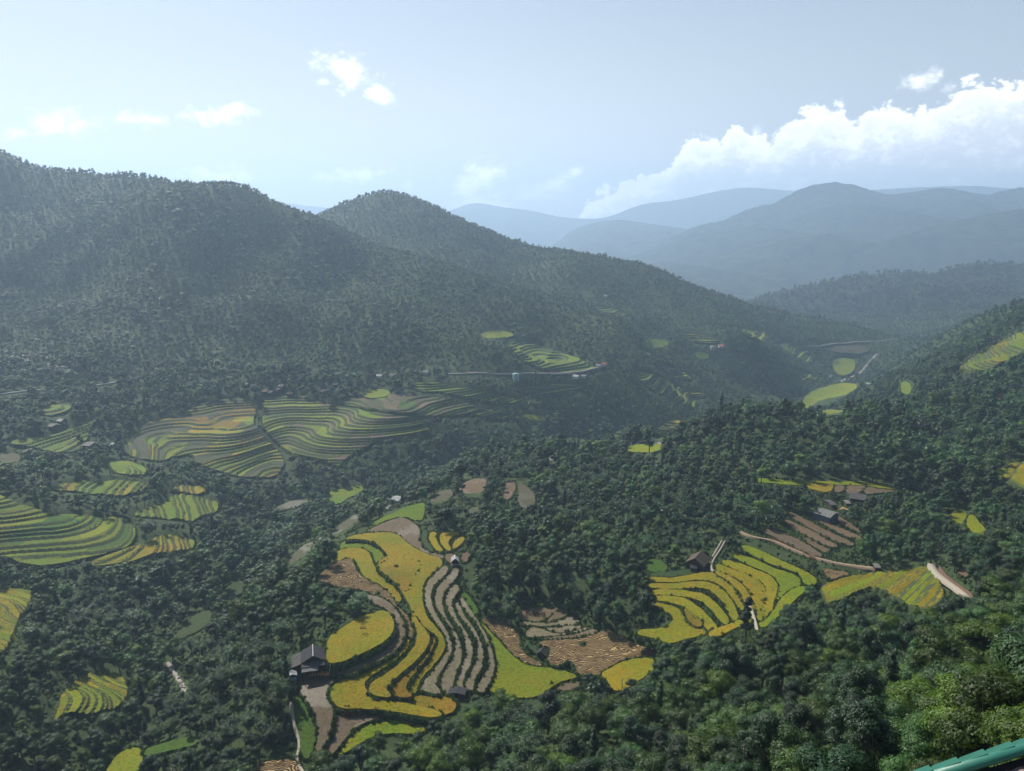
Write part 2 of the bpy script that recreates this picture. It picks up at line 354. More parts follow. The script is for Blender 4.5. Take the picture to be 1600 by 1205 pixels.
M['bank']=green_ground('bank_grass',(.030,.055,.014),(.060,.10,.022),(.014,.026,.010),.3,.4)
M['ground']=green_ground('forest_floor',(.034,.058,.016),(.060,.092,.024),(.018,.030,.010),.04,.8); M['farbank']=green_ground('terrace_bank',(.040,.062,.018),(.075,.095,.028),(.022,.034,.012),.12,.4)
M['brownbank']=green_ground('earth_bank',(.09,.06,.035),(.05,.06,.025),(.04,.03,.02),.3,.3)
CLR=dict(G=(.275,.205,.003),O=(.245,.150,.004),Y=(.195,.21,.003),g=(.065,.125,.007),V=(.140,.180,.004),B=(.15,.105,.065),W=(.20,.16,.105),S=(.12,.07,.036),R=(.165,.098,.052),E=(.085,.08,.036),K=(.045,.07,.018))
MKIND=dict(G='rice',O='rice',Y='rice',g='rice',V='rice',B='stub',W='stub',S='straw',R='stub',E='stub',K='rice')
CROPNAME=dict(rice='rice_crop',stub='stubble',straw='straw_rows')
def expand(P,e):
    T=np.roll(P,-1,0)-np.roll(P,1,0); N=np.c_[T[:,1],-T[:,0]]; N/=np.linalg.norm(N,axis=1)[:,None]+1e-9
    A=np.sum(P[:,0]*np.roll(P[:,1],-1)-np.roll(P[:,0],-1)*P[:,1])
    s=1 if A>0 else -1
    w=fbm(P[:,0],P[:,1],5,3,91)*1.1
    return P+N*s*(e+w)[:,None] if np.ndim(w) else P+N*s*e
def clear(P):
    P=np.asarray(P,float); D,_,_=hit(P[:,0],P[:,1]); mask_px(P,float(np.nanmax(D)))
def paddy(kind,P,label,group=None,name=None,cat=None,flat=.65,off=.35,rim=None,cell=3.5,ex=.9):
    P=expand(chaikin(P,2),ex); 
    Q=[]
    for k in range(len(P)):
        a=P[k];b=P[(k+1)%len(P)]; n=max(1,int(np.hypot(*(b-a))/5)); 
        for i in range(n): Q.append(a+(b-a)*i/n)
    Q=np.array(Q)
    D,a,b=hit(Q[:,0],Q[:,1])
    ok=~np.isnan(D)
    if ok.sum()<4: print('PADDY lost',label); return
    Q=Q[ok]; D=D[ok]; a=a[ok]; b=b[ok]
    med=np.median(D); z=samp(a*D,D); zm=float(np.mean(z[np.abs(D-med)<med*.4]))
    G=lambda x,y: samp(x,y)*(1-flat)+zm*flat+off
    D2,_,_=hit(Q[:,0],Q[:,1],G); D2=np.where(np.isnan(D2)|(np.abs(D2-med)>med*.5),D,D2)
    W_=np.c_[a*D2,D2]
    mask_px(P,float(np.median(D2)))
    x0,y0=W_.min(0); x1,y1=W_.max(0)
    cx,cy=np.meshgrid(np.arange(x0,x1,cell),np.arange(y0,y1,cell)); cx=cx.ravel()+RNG.uniform(-.8,.8,cx.size); cy=cy.ravel()+RNG.uniform(-.8,.8,cy.size)
    ins=inpoly(cx,cy,W_); cx=cx[ins]; cy=cy[ins]
    vin=[Vector(p) for p in W_]+[Vector(p) for p in np.c_[cx,cy]]
    n=len(W_)
    vs,es,fs,_,_,_=delaunay_2d_cdt(vin,[(i,(i+1)%n) for i in range(n)],[],0,1e-4)
    V=np.array([(p.x,p.y) for p in vs]); 
    Fc=np.array([f for f in fs if len(f)==3]); cen=V[Fc].mean(1); keep=inpoly(cen[:,0],cen[:,1],W_)
    Fc=Fc[keep]; z=G(V[:,0],V[:,1]); rice=MKIND[kind]=='rice'
    wob=fbm(V[:,0],V[:,1],6,2,31)*(.16 if rice else .05)
    V3=np.c_[V,z+wob]
    # rim of the crop, then the bank below it
    zr=G(W_[:,0],W_[:,1]); low=.55 if rice else .08
    tilt=RNG.uniform(-.0,.25,n)
    top=np.c_[W_,zr]; mid=np.c_[W_,zr-low]
    nb=len(V3); R=np.vstack([V3,top,mid]); idx=np.arange(n); nx=(idx+1)%n
    q=np.c_[nb+idx,nb+nx,nb+n+nx,nb+n+idx]
    tri=np.vstack([Fc,q[:,[0,1,2]],q[:,[0,2,3]]])
    root=empty(name or ('rice_paddy' if rice else 'harvested_paddy'),(float(W_[:,0].mean()),float(W_[:,1].mean()),float(zr.mean())))
    loc=np.array(root.location)
    tag(root,label,cat or ('rice paddy' if rice else 'harvested field'),group)
    o=mesh_obj(CROPNAME[MKIND[kind]],R-loc,tri,M[MKIND[kind]],root,smooth=False)
    base=np.array(CLR[kind])*RNG.uniform(.9,1.1); col_attr(o,np.tile(base,(len(tri),1)))
    # bank : slightly proud lip, leaning out
    nrm=np.roll(W_,-1,0)-np.roll(W_,1,0); nrm=np.c_[nrm[:,1],-nrm[:,0]]; nrm/=np.linalg.norm(nrm,axis=1)[:,None]+1e-9
    area=np.sum(W_[:,0]*np.roll(W_[:,1],-1)-np.roll(W_[:,0],-1)*W_[:,1]); 
    if area<0: nrm=-nrm
    r=RNG.uniform(0,1,n)
    A=np.c_[W_+nrm*(.10+.25*r[:,None]),zr-low+.06+.15*r]; Bv=np.c_[W_+nrm*(.5+.5*r[:,None]),zr-low-1.0]; Cc=np.c_[W_+nrm*1.2,zr-4.5]; A0=np.c_[W_-nrm*.05,zr-low-.02]
    R=np.vstack([A0,A,Bv,Cc]); q=np.vstack([np.c_[k*n+idx,k*n+nx,(k+1)*n+nx,(k+1)*n+idx] for k in range(3)])
    mesh_obj('bank',R-loc,np.asarray(q),M['bank'],root)
    LOWER.append((W_,lambda x,y,G=G: G(x,y)-.9))
    EDGE.append((np.c_[W_+nrm*.5,zr-low-.2],float(med)))
    return root
def terrace(kinds,P,label,step=2.4,group=None,cell=1.3,riser=.30,off=.5,seed=0,grad=None,name='rice_terraces',cat='rice terraces'):
    P=chaikin(P,2); D,a,b=hit(P[:,0],P[:,1]); ok=~np.isnan(D); med=np.median(D[ok]); ok&=(np.abs(D-med)<med*.5)
    Pk=P[ok]; W_=np.c_[(a*D)[ok],D[ok]]
    mask_px(P,float(med))
    # distance is taken per pixel for large fields
    x0,y0=W_.min(0)-cell; x1,y1=W_.max(0)+cell
    nx=int((x1-x0)/cell)+2; ny=int((y1-y0)/cell)+2
    X,Y=np.meshgrid(x0+np.arange(nx)*cell,y0+np.arange(ny)*cell)
    Z=samp(X,Y)
    Z=Z+fbm(X,Y,14,2,seed+3)*.28*min(1,step/2)
    t=Z/step; t=t+.30*np.sin(t*1.9+seed)+.25*np.sin(t*.83+2*seed); riser=np.clip(riser+.13*fbm(X,Y,22,2,seed+8),.1,.6); fl=np.floor(t); fr=t-fl
    zz=(fl+np.clip((fr-(1-riser))/riser,0,1)**.8)*step+off
    lv=fl.astype(int)
    inside=inpoly((X[:-1,:-1]+X[1:,1:])/2,(Y[:-1,:-1]+Y[1:,1:])/2,W_)
    jj,ii=np.where(inside)
    if len(jj)<4: print('TERRACE lost',label); return
    id_=lambda j,i:j*nx+i
    # border vertices sink
    cnt=np.zeros((ny,nx),int)
    for dj in (0,1):
        for di in (0,1): np.add.at(cnt,(jj+dj,ii+di),1)
    sink=(cnt>0)&(cnt<4)
    zz=np.where(sink,zz-2.2-step*.4,zz)
    quads=np.c_[id_(jj,ii),id_(jj,ii+1),id_(jj+1,ii+1),id_(jj+1,ii)]
    zc=zz.ravel()[quads]; span=zc.max(1)-zc.min(1)
    frc=fr[jj,ii]; isr=(span>cell*.36)&(frc<1-.33*riser[jj,ii])
    loc=np.array([W_[:,0].mean(),W_[:,1].mean(),Z[inside.nonzero()].mean() if False else float(np.mean(Z[jj,ii]))])
    root=empty(name,tuple(loc)); tag(root,label,cat,group)
    V=np.c_[X.ravel(),Y.ravel(),zz.ravel()]-loc
    def sub(sel,nm,mt):
        q=quads[sel]; 
        if len(q)==0: return None
        u,inv=np.unique(q,return_inverse=True); return mesh_obj(nm,V[u],inv.reshape(q.shape),mt,root)
    xc=X[jj,ii]; yc=Y[jj,ii]; L=lv[jj,ii]
    # every level is cut into paddies along its length
    seg=np.floor((xc+_h(L,L*0,seed)*90)/(22+45*_h(L,L*0,seed+1))).astype(np.int64)
    rnd=_h(L*7+seg,seg*3+L,seed+5); rnd2=_h(L*3+seg,seg+L*5,seed+9)
    patch=fbm(xc,yc,80,2,seed+21)*.5+.5
    pick=(rnd*.55+patch*.45)
    K=list(kinds); ki=np.clip((pick*1.25-.12)*len(K),0,len(K)-1).astype(int)
    cols=np.array([CLR[k] for k in K])[ki]*(.8+.4*rnd2)[:,None]
    crop=sub(~isr,'rice_crop',M['rice']); 
    if crop: col_attr(crop,cols[~isr])
    sub(isr,'bank',M['farbank'])
    LOWER.append((W_,lambda x,y,s=step:samp(x,y)-s-1.2))
    return root
def ribbon(P,w,mat,name,label=None,kind='structure',cat=None,off=.45,th=.5,smooth=2,group=None,wj=0.,maskw=1.6):
    P=chaikin(P,smooth,False); D,a,b=hit(P[:,0],P[:,1]); ok=~np.isnan(D); D=D[ok];a=a[ok];P=P[ok]
    C=np.c_[a*D,D]
    for _ in range(2):
        C[1:-1]=(C[:-2]+C[1:-1]*2+C[2:])/4
    # resample by length
    L=np.r_[0,np.cumsum(np.hypot(*np.diff(C,axis=0).T))]; n=max(3,int(L[-1]/2.5)); s=np.linspace(0,L[-1],n); C=np.c_[np.interp(s,L,C[:,0]),np.interp(s,L,C[:,1])]
    T=np.gradient(C,axis=0); T/=np.linalg.norm(T,axis=1)[:,None]+1e-9; N=np.c_[T[:,1],-T[:,0]]
    ww=w*(1+wj*RNG.uniform(-1,1,n)); z=samp(C[:,0],C[:,1])+off
    k=np.ones(5)/5; z=np.convolve(np.pad(z,2,'edge'),k,'valid')
    A=np.c_[C-N*ww[:,None]/2,z]; B=np.c_[C+N*ww[:,None]/2,z]; A2=np.c_[C-N*(ww[:,None]/2+.3),z-th*4]; B2=np.c_[C+N*(ww[:,None]/2+.3),z-th*4]
    V=np.vstack([A,B,A2,B2]); i=np.arange(n-1); q=np.vstack([np.c_[i,i+1,n+i+1,n+i],np.c_[2*n+i,2*n+i+1,i+1,i],np.c_[n+i,n+i+1,3*n+i+1,3*n+i]])
    o=mesh_obj(name,V,q,mat); tag(o,label,cat,group,kind)
    u1,v1=proj(A[:,0],A[:,1],A[:,2]); u2,v2=proj(B[:,0],B[:,1],B[:,2])
    cu=(u1+u2)/2; cv_=(v1+v2)/2
    if maskw>0: poly=np.vstack([np.c_[cu+(u1-cu)*maskw,cv_+(v1-cv_)*maskw-1.5],np.c_[cu+(u2-cu)*maskw,cv_+(v2-cv_)*maskw+1.5][::-1]]); mask_px(poly,float(np.median(D)))
    W2=np.vstack([C-N*(w/2+1),(C+N*(w/2+1))[::-1]]); LOWER.append((W2,lambda x,y,f=off:samp(x,y)+min(f,0)-.35))
    return o,C,z
# ================================================================ leaf, bark and building materials
def leaf_mat(name,cols,rough=.5,trans=.28,var=1.):
    m,t,o=new_mat(name); oi=t.node('ShaderNodeObjectInfo')
    r=oi.outputs['Random']; ln=t.noise(oi.outputs['Location'],.006,3,.6); ln2=t.noise(oi.outputs['Location'],.03,2,.5)
    c=t.mix(t.ss(r,0.,1.),cols[0],cols[1]); c=t.mix(t.ss(ln2,.42,.68,0,.8),c,cols[2]); c=t.mix(t.ss(ln,.5,.62,0,.45),c,cols[1])
    hs=t.node('ShaderNodeHueSaturation'); t.l.new(c,hs.inputs['Color']); 
    wn=t.node('ShaderNodeTexWhiteNoise',noise_dimensions='1D'); t.l.new(r,wn.inputs[1])
    ln3=t.noise(oi.outputs['Location'],.018,3,.6); t.l.new(t.m('MULTIPLY',t.m('ADD',.60,t.m('MULTIPLY',wn.outputs[0],.85)),t.ss(ln3,.3,.7,.62,1.35)),hs.inputs['Value']); t.l.new(t.m('ADD',.485,t.m('MULTIPLY',r,.03)),hs.inputs['Hue'])
    P=t.node('ShaderNodeTexCoord').outputs['Object']; n=t.noise(P,.9,3,.6)
    c=t.mix(t.ss(n,.3,.7,0,.6),hs.outputs[0],t.mix(1,hs.outputs[0],(.55,.65,.5),'MULTIPLY'))
    p=t.node('ShaderNodeBsdfPrincipled'); t.l.new(c,p.inputs['Base Color']); p.inputs['Roughness'].default_value=rough; p.inputs['Specular IOR Level'].default_value=.32
    tr=t.node('ShaderNodeBsdfTranslucent'); t.l.new(t.mix(1,c,(1.3,1.25,.5),'MULTIPLY'),tr.inputs[0])
    mx=t.node('ShaderNodeMixShader'); mx.inputs[0].default_value=trans; t.l.new(p.outputs[0],mx.inputs[1]); t.l.new(tr.outputs[0],mx.inputs[2]); t.l.new(mx.outputs[0],o.inputs[0]); return m
LF=dict(dark=leaf_mat('dark_leaves',[(.015,.044,.017),(.028,.070,.024),(.044,.090,.026)]),
 mid=leaf_mat('green_leaves',[(.027,.072,.020),(.052,.112,.026),(.080,.132,.026)]),
 bamboo=leaf_mat('bamboo_leaves',[(.055,.110,.046),(.085,.145,.060),(.042,.090,.036)],.42,.3),
 bright=leaf_mat('fresh_leaves',[(.065,.125,.015),(.10,.155,.020),(.05,.095,.016)],.5,.38),
 grass=leaf_mat('grass_blades',[(.060,.100,.024),(.085,.125,.03),(.035,.06,.02)],.6,.3))
M['bark']=plain('bark',(.10,.085,.065),.9,.35,2.); M['palebark']=plain('pale_bark',(.26,.24,.20),.9,.3,2.)
# ================================================================ tree prototypes
def ico1():
    t=(1+5**.5)/2; v=np.array([(-1,t,0),(1,t,0),(-1,-t,0),(1,-t,0),(0,-1,t),(0,1,t),(0,-1,-t),(0,1,-t),(t,0,-1),(t,0,1),(-t,0,-1),(-t,0,1)],float); v/=np.linalg.norm(v[0])
    f=np.array([(0,11,5),(0,5,1),(0,1,7),(0,7,10),(0,10,11),(1,5,9),(5,11,4),(11,10,2),(10,7,6),(7,1,8),(3,9,4),(3,4,2),(3,2,6),(3,6,8),(3,8,9),(4,9,5),(2,4,11),(6,2,10),(8,6,7),(9,8,1)]); return v,f
IV,IF=ico1()
def tube(P,R,n=6):
    P=np.asarray(P,float); V=[];F=[]
    for k,(p,r) in enumerate(zip(P,R)):
        d=P[min(k+1,len(P)-1)]-P[max(k-1,0)]; d/=np.linalg.norm(d)+1e-9; x=np.cross(d,(0,1,.01)); x/=np.linalg.norm(x)+1e-9; y=np.cross(d,x)
        for i in range(n): a=6.2832*i/n; V.append(p+r*(math.cos(a)*x+math.sin(a)*y))
    for k in range(len(P)-1):
        for i in range(n):
            a,b=k*n+i,k*n+(i+1)%n; F+= [(a,b,b+n),(a,b+n,a+n)]
    return np.array(V),np.array(F)
def joinvf(L):
    V=[];F=[];o=0
    for v,f in L: V.append(v);F.append(np.asarray(f)+o);o+=len(v)
    return np.vstack(V),np.vstack(F)
def leaves(C,Nrm,Ax,L,Wd,rg):
    # folded diamond per leaf cluster; C centre, Nrm facing, Ax long axis
    n=len(C); Nn=Nrm/np.linalg.norm(Nrm,axis=1)[:,None]; A=Ax-Nn*(Ax*Nn).sum(1)[:,None]; A/=np.linalg.norm(A,axis=1)[:,None]+1e-9; B=np.cross(Nn,A)
    l=L*rg.uniform(.6,1.3,n)[:,None]; w=Wd*rg.uniform(.6,1.3,n)[:,None]; fold=rg.uniform(.0,.35,n)[:,None]*w
    V=np.stack([C-A*l/2,C+B*w/2-Nn*fold,C+A*l/2,C-B*w/2-Nn*fold],1).reshape(-1,3)
    i=np.arange(n)*4; F=np.vstack([np.c_[i,i+1,i+2],np.c_[i,i+2,i+3]]); return V,F
def lobeset(kind,rg):
    L=[]
    if kind=='round':
        for k in range(20):
            d=rg.normal(size=3); d[2]=abs(d[2])*1.0-.25; d/=np.linalg.norm(d); c=np.array([0,0,5.6])+d*np.array([2.6,2.6,2.5])*rg.uniform(.65,1.15); r=rg.uniform(.9,1.75); L.append((c,np.array([r,r,r*.8])))
    elif kind=='tall':
        for k in range(22):
            z=rg.uniform(3,11.5); rr=2.0*math.sin(min(1,(z-1.5)/4.5)*1.57)*(1-(max(0,z-8)/6.5)); a=rg.uniform(0,6.28); r=rg.uniform(.8,1.45); L.append((np.array([rr*math.cos(a),rr*math.sin(a),z]),np.array([r,r,r*.85])))
    elif kind=='tier':
        for k in range(22):
            z=rg.choice([4.6,6.2,7.6,8.8])+rg.uniform(-.3,.3); rr=rg.uniform(.8,4.4)*(1.15-z/13); a=rg.uniform(0,6.28); r=rg.uniform(1.0,1.9); L.append((np.array([rr*math.cos(a),rr*math.sin(a),z]),np.array([r,r,r*.42])))
    elif kind=='column':
        for k in range(20):
            z=1.6+k*.58; rr=1.35*(1-(z-1.5)/13.5)**.7; a=k*2.4; r=rr*rg.uniform(.7,1.1); L.append((np.array([rr*.55*math.cos(a),rr*.55*math.sin(a),z]),np.array([r,r,r*1.1])))
    elif kind=='bush':
        for k in range(8):
            d=rg.normal(size=3); d[2]=abs(d[2]); d/=np.linalg.norm(d); r=rg.uniform(.45,.8); L.append((np.array([0,0,.55])+d*np.array([.95,.95,.65])*rg.uniform(.5,1.1),np.array([r,r,r*.85])))
    elif kind=='sparse':
        for k in range(17):
            z=5+k*.62+rg.uniform(-.2,.2); rr=rg.uniform(.5,2.3)*(1-(z-5)/14); a=rg.uniform(0,6.28); r=rg.uniform(.5,1.0); L.append((np.array([rr*math.cos(a),rr*math.sin(a),z]),np.array([r,r,r*.7])))
    return L
def crown(kind,n,leaf,seed,core=True):
    rg=np.random.default_rng(seed); parts=[]
    if kind=='bamboo':
        nc=26; C=[];A=[]
        per=max(8,n//nc)
        for k in range(nc):
            az=rg.uniform(0,6.28); reach=rg.uniform(1.2,3.8); h=rg.uniform(7,11.5); t=rg.beta(2.2,1.3,per)*.72+.28
            px=.4*math.cos(az*3)+reach*t**2.4*math.cos(az); py=.4*math.sin(az*3)+reach*t**2.4*math.sin(az); pz=h*(t-.26*t**3.5)
            sp_=.28+.55*t*(1.1-t)*2
            P_=np.c_[px,py,pz]+rg.normal(size=(per,3))*sp_[:,None]*np.array([.8,.8,.6]); C.append(P_)
            A.append(np.c_[np.full(per,math.cos(az)),np.full(per,math.sin(az)),rg.uniform(-1.2,.1,per)]+rg.normal(size=(per,3))*.4)
        C=np.vstack(C);A=np.vstack(A); N=rg.normal(size=C.shape)*.55+np.array([0,0,1.]); parts.append(leaves(C,N,A,leaf*1.5,leaf*.42,rg))
        if core:
            for k in range(7):
                a=k*.9; parts.append((IV*np.array([.9,.9,2.3])*rg.uniform(.8,1.1)+np.array([1.1*math.cos(a),1.1*math.sin(a),5.2]),IF))
        return joinvf(parts)
    L=lobeset(kind,rg); wts=np.array([l[1][0]**2 for l in L]); wts/=wts.sum(); cnt=rg.multinomial(n,wts)
    cen=np.mean([l[0] for l in L],axis=0)
    for (c,r),k in zip(L,cnt):
        if k:
            d=rg.normal(size=(k,3)); d[:,2]=d[:,2]*.8+.25; d/=np.linalg.norm(d,axis=1)[:,None]
            lump=1+.18*np.sin(d[:,0]*7+c[0]*3)*np.sin(d[:,1]*6+c[1]*5)
            P_=c+d*r*(rg.uniform(.72,1.1,k)*lump)[:,None]
            out=(P_-cen); out/=np.linalg.norm(out,axis=1)[:,None]+1e-9
            N=d*1.0+out*.35+np.array([0,0,.4])+rg.normal(size=(k,3))*.36; A=rg.normal(size=(k,3))+np.array([0,0,-.5])
            parts.append(leaves(P_,N,A,leaf,leaf*(.5 if leaf<.4 else .55),rg))
        if core and kind!='sparse':
            q=IV*(r*.66)*rg.uniform(.85,1.1,(12,1)); parts.append((q+c,IF))
    return joinvf(parts)
def trunk(kind,seed,simple=False):
    rg=np.random.default_rng(seed+500); L=lobeset(kind if kind!='bamboo' else 'tall',np.random.default_rng(seed)); parts=[]
    if kind=='bamboo':
        for k in range(3 if simple else 12):
            az=k*.55; h=8; t=np.linspace(0,.85,5); parts.append(tube(np.c_[.5*math.cos(az*3)+2.0*t**2.4*math.cos(az),.5*math.sin(az*3)+2.0*t**2.4*math.sin(az),h*(t-.2*t**3)-.5*(t==0)],np.linspace(.06,.02,5),4))
        return joinvf(parts)
    top={'round':5.8,'tall':9.5,'tier':8.6,'column':12.,'bush':.8,'sparse':14.5}[kind]; r0={'round':.26,'tall':.24,'tier':.25,'column':.18,'bush':.06,'sparse':.24}[kind]
    w=rg.uniform(-.25,.25,(6,2)); w[0]=0
    if kind=='bush': w*=.2
    zs=np.linspace(-1.2 if kind!='bush' else -.3,top,6); P_=np.c_[np.cumsum(w,0)*.6,zs]; parts.append(tube(P_,np.linspace(r0*1.25,r0*.3,6),5 if simple else 8))
    for k,(c,r) in enumerate(L[:(4 if simple else 14)]):
        s=P_[2]+(P_[4]-P_[2])*rg.uniform(0,1) if kind not in('column',) else np.array([0,0,max(.5,c[2]-.8)])
        if s[2]>c[2]: s=P_[1]*.3+P_[2]*.7
        mid=(s+c)/2+np.array([0,0,.25]); parts.append(tube([s,mid,c],[r0*.42,r0*.28,r0*.12],4))
    return joinvf(parts)
KINDS=[('round','mid',1),('round','dark',2),('tall','dark',3),('tier','mid',4),('bamboo','bamboo',5),('column','dark',6),('tall','mid',7),('bush','grass',8),('bush','bright',9),('tier','bright',10)]
LODS=[(6200,.37),(2400,.48),(750,.80),(260,1.25)]
PROTO=bpy.data.collections.new('tree_kinds')
HERO={}
for li,(n,lf) in enumerate(LODS):
    for ki,(kd,lm,sd) in enumerate(KINDS):
        nn=int(n*(.32 if kd=='bush' else 1)); ll=lf*(.6 if kd=='bush' else 1)
        cv,cf=crown(kd,nn,ll,sd); tv,tf=trunk(kd,sd,li>=2)
        if li==0:
            me1=mesh_obj('crown',cv,cf,LF[lm],link=False); me2=mesh_obj('trunk',tv,tf,M['bark'],link=False,smooth=True); HERO[ki]=(me1.data,me2.data)
        V=np.vstack([cv,tv]); Fm=np.vstack([cf,tf+len(cv)])
        o=mesh_obj('k%02d_tree'%(li*len(KINDS)+ki),V,Fm,[LF[lm],M['bark']],link=False,mi=np.r_[np.zeros(len(cf)),np.ones(len(tf))]); PROTO.objects.link(o)
# grass tuft prototypes
GP=bpy.data.collections.new('tuft_kinds')
for k in range(3):
    rg=np.random.default_rng(k+70); n=70; a=rg.uniform(0,6.28,n); r=rg.uniform(0,.45,n); C=np.c_[r*np.cos(a),r*np.sin(a),rg.uniform(.05,.55,n)]
    v,f=leaves(C,np.c_[np.cos(a),np.sin(a),rg.uniform(.1,1.,n)],np.c_[np.cos(a)*.5,np.sin(a)*.5,np.ones(n)],.55,.16,rg); GP.objects.link(mesh_obj('t%d_tuft'%k,v,f,LF['grass'],link=False))
def instancer(name,pts,idx,rz,sc,coll):
    me=bpy.data.meshes.new(name); me.vertices.add(len(pts)); me.vertices.foreach_set('co',np.asarray(pts,np.float32).ravel())
    a=me.attributes.new('kind_index','INT','POINT'); a.data.foreach_set('value',np.asarray(idx,np.int32))
    a=me.attributes.new('rot','FLOAT_VECTOR','POINT'); a.data.foreach_set('vector',np.asarray(rz,np.float32).ravel())
    a=me.attributes.new('size','FLOAT_VECTOR','POINT'); a.data.foreach_set('vector',np.asarray(sc,np.float32).ravel())
    o=bpy.data.objects.new(name,me); COL.objects.link(o)
    ng=bpy.data.node_groups.new(name,'GeometryNodeTree'); ng.interface.new_socket('Geometry',in_out='INPUT',socket_type='NodeSocketGeometry'); ng.interface.new_socket('Geometry',in_out='OUTPUT',socket_type='NodeSocketGeometry')
    N=ng.nodes; gi=N.new('NodeGroupInput'); go=N.new('NodeGroupOutput'); iop=N.new('GeometryNodeInstanceOnPoints'); ci=N.new('GeometryNodeCollectionInfo'); ci.inputs['Collection'].default_value=coll; ci.inputs['Separate Children'].default_value=True; ci.inputs['Reset Children'].default_value=True
    def na(nm,ty):
        q=N.new('GeometryNodeInputNamedAttribute'); q.data_type=ty; q.inputs[0].default_value=nm; return q.outputs[0]
    L=ng.links; L.new(gi.outputs[0],iop.inputs['Points']); L.new(ci.outputs[0],iop.inputs['Instance']); iop.inputs['Pick Instance'].default_value=True
    L.new(na('kind_index','INT'),iop.inputs['Instance Index'])
    e=N.new('FunctionNodeEulerToRotation'); L.new(na('rot','FLOAT_VECTOR'),e.inputs[0]); L.new(e.outputs[0],iop.inputs['Rotation']); L.new(na('size','FLOAT_VECTOR'),iop.inputs['Scale']); L.new(iop.outputs[0],go.inputs[0])
    md=o.modifiers.new('plants','NODES'); md.node_group=ng; return o
# ================================================================ the fields, traced one by one
GW='grey stubble strips stepping down between golden rice'
paddy('G',[(525,874),(526,862),(542,857),(562,857),(575,862),(580,872),(583,885),(595,895),(612,907),(622,920),(628,940),(618,938),(608,925),(590,913),(570,903),(557,890),(552,875),(545,872),(530,876)],'curved golden rice lobe at the upper left of the central spur',off=-.1)
paddy('V',[(531,858),(536,845),(560,840),(585,845),(600,858),(609,873),(600,880),(588,884),(583,868),(575,858),(560,854),(540,855)],'olive green crescent of rice set inside the large golden field of the central spur',flat=.2,off=.45)
paddy('G',[(536,843),(560,835),(590,832),(618,833),(628,842),(645,856),(670,867),(690,874),(691,883),(675,895),(662,908),(659,925),(660,945),(667,965),(680,980),(692,994),(696,1008),(690,1022),(676,1040),(660,1056),(652,1070),(650,1083),(637,1082),(637,1077),(645,1063),(660,1047),(674,1029),(684,1012),(687,998),(680,990),(668,982),(655,972),(645,955),(638,940),(630,925),(618,908),(600,895),(590,886),(610,874),(602,860),(586,846),(560,840)],'largest golden rice field, winding down the middle of the central spur',flat=.35)
paddy('O',[(592,878),(606,868),(636,872),(658,882),(650,895),(640,912),(634,926),(620,910),(604,896),(590,888)],'orange-brown ripe patch in the middle of the largest golden field',flat=.3,off=.5)
paddy('G',[(642,952),(655,975),(668,988),(672,1000),(664,1015),(650,1031),(630,1048),(612,1063),(604,1075),(606,1082),(612,1088),(590,1088),(576,1080),(579,1068),(600,1055),(625,1037),(643,1018),(653,1000),(652,982),(643,966)],'golden rice strip curving left of the two dark grassy banks of the spur',off=.6)
paddy('G',[(562,1051),(600,1035),(622,1018),(633,1002),(640,998),(636,1014),(616,1032),(594,1046),(574,1058),(568,1068),(570,1078),(582,1088),(604,1096),(640,1100),(668,1106),(692,1114),(683,1121),(650,1117),(615,1111),(575,1106),(532,1107),(520,1095),(516,1083),(521,1070),(545,1057)],'golden paddy at the front left of the spur, right of the tan stubble field')
paddy('O',[(674,995),(680,1000),(675,1015),(662,1034),(646,1052),(633,1070),(634,1080),(646,1087),(630,1090),(614,1086),(610,1078),(616,1066),(632,1050),(650,1034),(664,1016),(670,1003)],'ochre rice strip squeezed between the two dark grassy banks of the spur',off=.3)
paddy('O',[(596,1095),(612,1089),(640,1089),(660,1088),(690,1088),(711,1094),(712,1108),(697,1116),(683,1115),(660,1104),(630,1098)],'orange ochre rice field at the foot of the spur, left of the dark shed')
for k,p in enumerate([
 [(694,884),(678,898),(666,912),(664,930),(667,948),(677,966),(690,984),(700,1000),(701,1012),(694,1028),(678,1048),(662,1066),(657,1077),(672,1081),(690,1085),(681,1072),(681,1062),(690,1045),(701,1028),(705,1012),(704,998),(692,978),(680,960),(673,942),(672,925),(677,914),(690,902),(702,889)],
 [(712,886),(700,900),(686,915),(680,928),(681,945),(690,962),(703,978),(712,996),(713,1012),(708,1028),(697,1045),(688,1060),(688,1073),(698,1084),(708,1084),(706,1070),(710,1055),(717,1040),(720,1025),(720,1010),(712,990),(700,972),(692,955),(689,940),(692,927),(702,914),(712,903),(718,892)],
 [(712,912),(700,924),(696,938),(700,952),(710,968),(722,984),(729,1002),(730,1018),(726,1035),(717,1050),(712,1063),(714,1075),(722,1078),(722,1062),(729,1048),(736,1034),(738,1020),(736,1004),(726,986),(715,970),(707,955),(705,942),(710,930),(718,920)],
 [(713,938),(712,952),(724,968),(738,985),(747,1003),(748,1020),(745,1034),(736,1050),(727,1064),(729,1077),(739,1079),(739,1066),(747,1052),(753,1040),(755,1025),(753,1008),(744,990),(732,972),(722,958),(719,948)],
 [(720,930),(719,942),(730,956),(743,970),(755,988),(762,1008),(766,1028),(766,1042),(758,1056),(748,1070),(746,1080),(755,1082),(762,1070),(769,1055),(772,1042),(770,1025),(765,1005),(755,985),(744,967),(732,950)]]):
    paddy('W',p,['leftmost grey stubble strip, hard against the golden field below the white-roofed hut','second grey stubble strip from the golden field, starting right under the white-roofed hut','middle one of the five curved grey stubble strips','fourth grey stubble strip, second in from the lime green field','rightmost grey stubble strip, along the lime green field'][k],GW,off=.35)
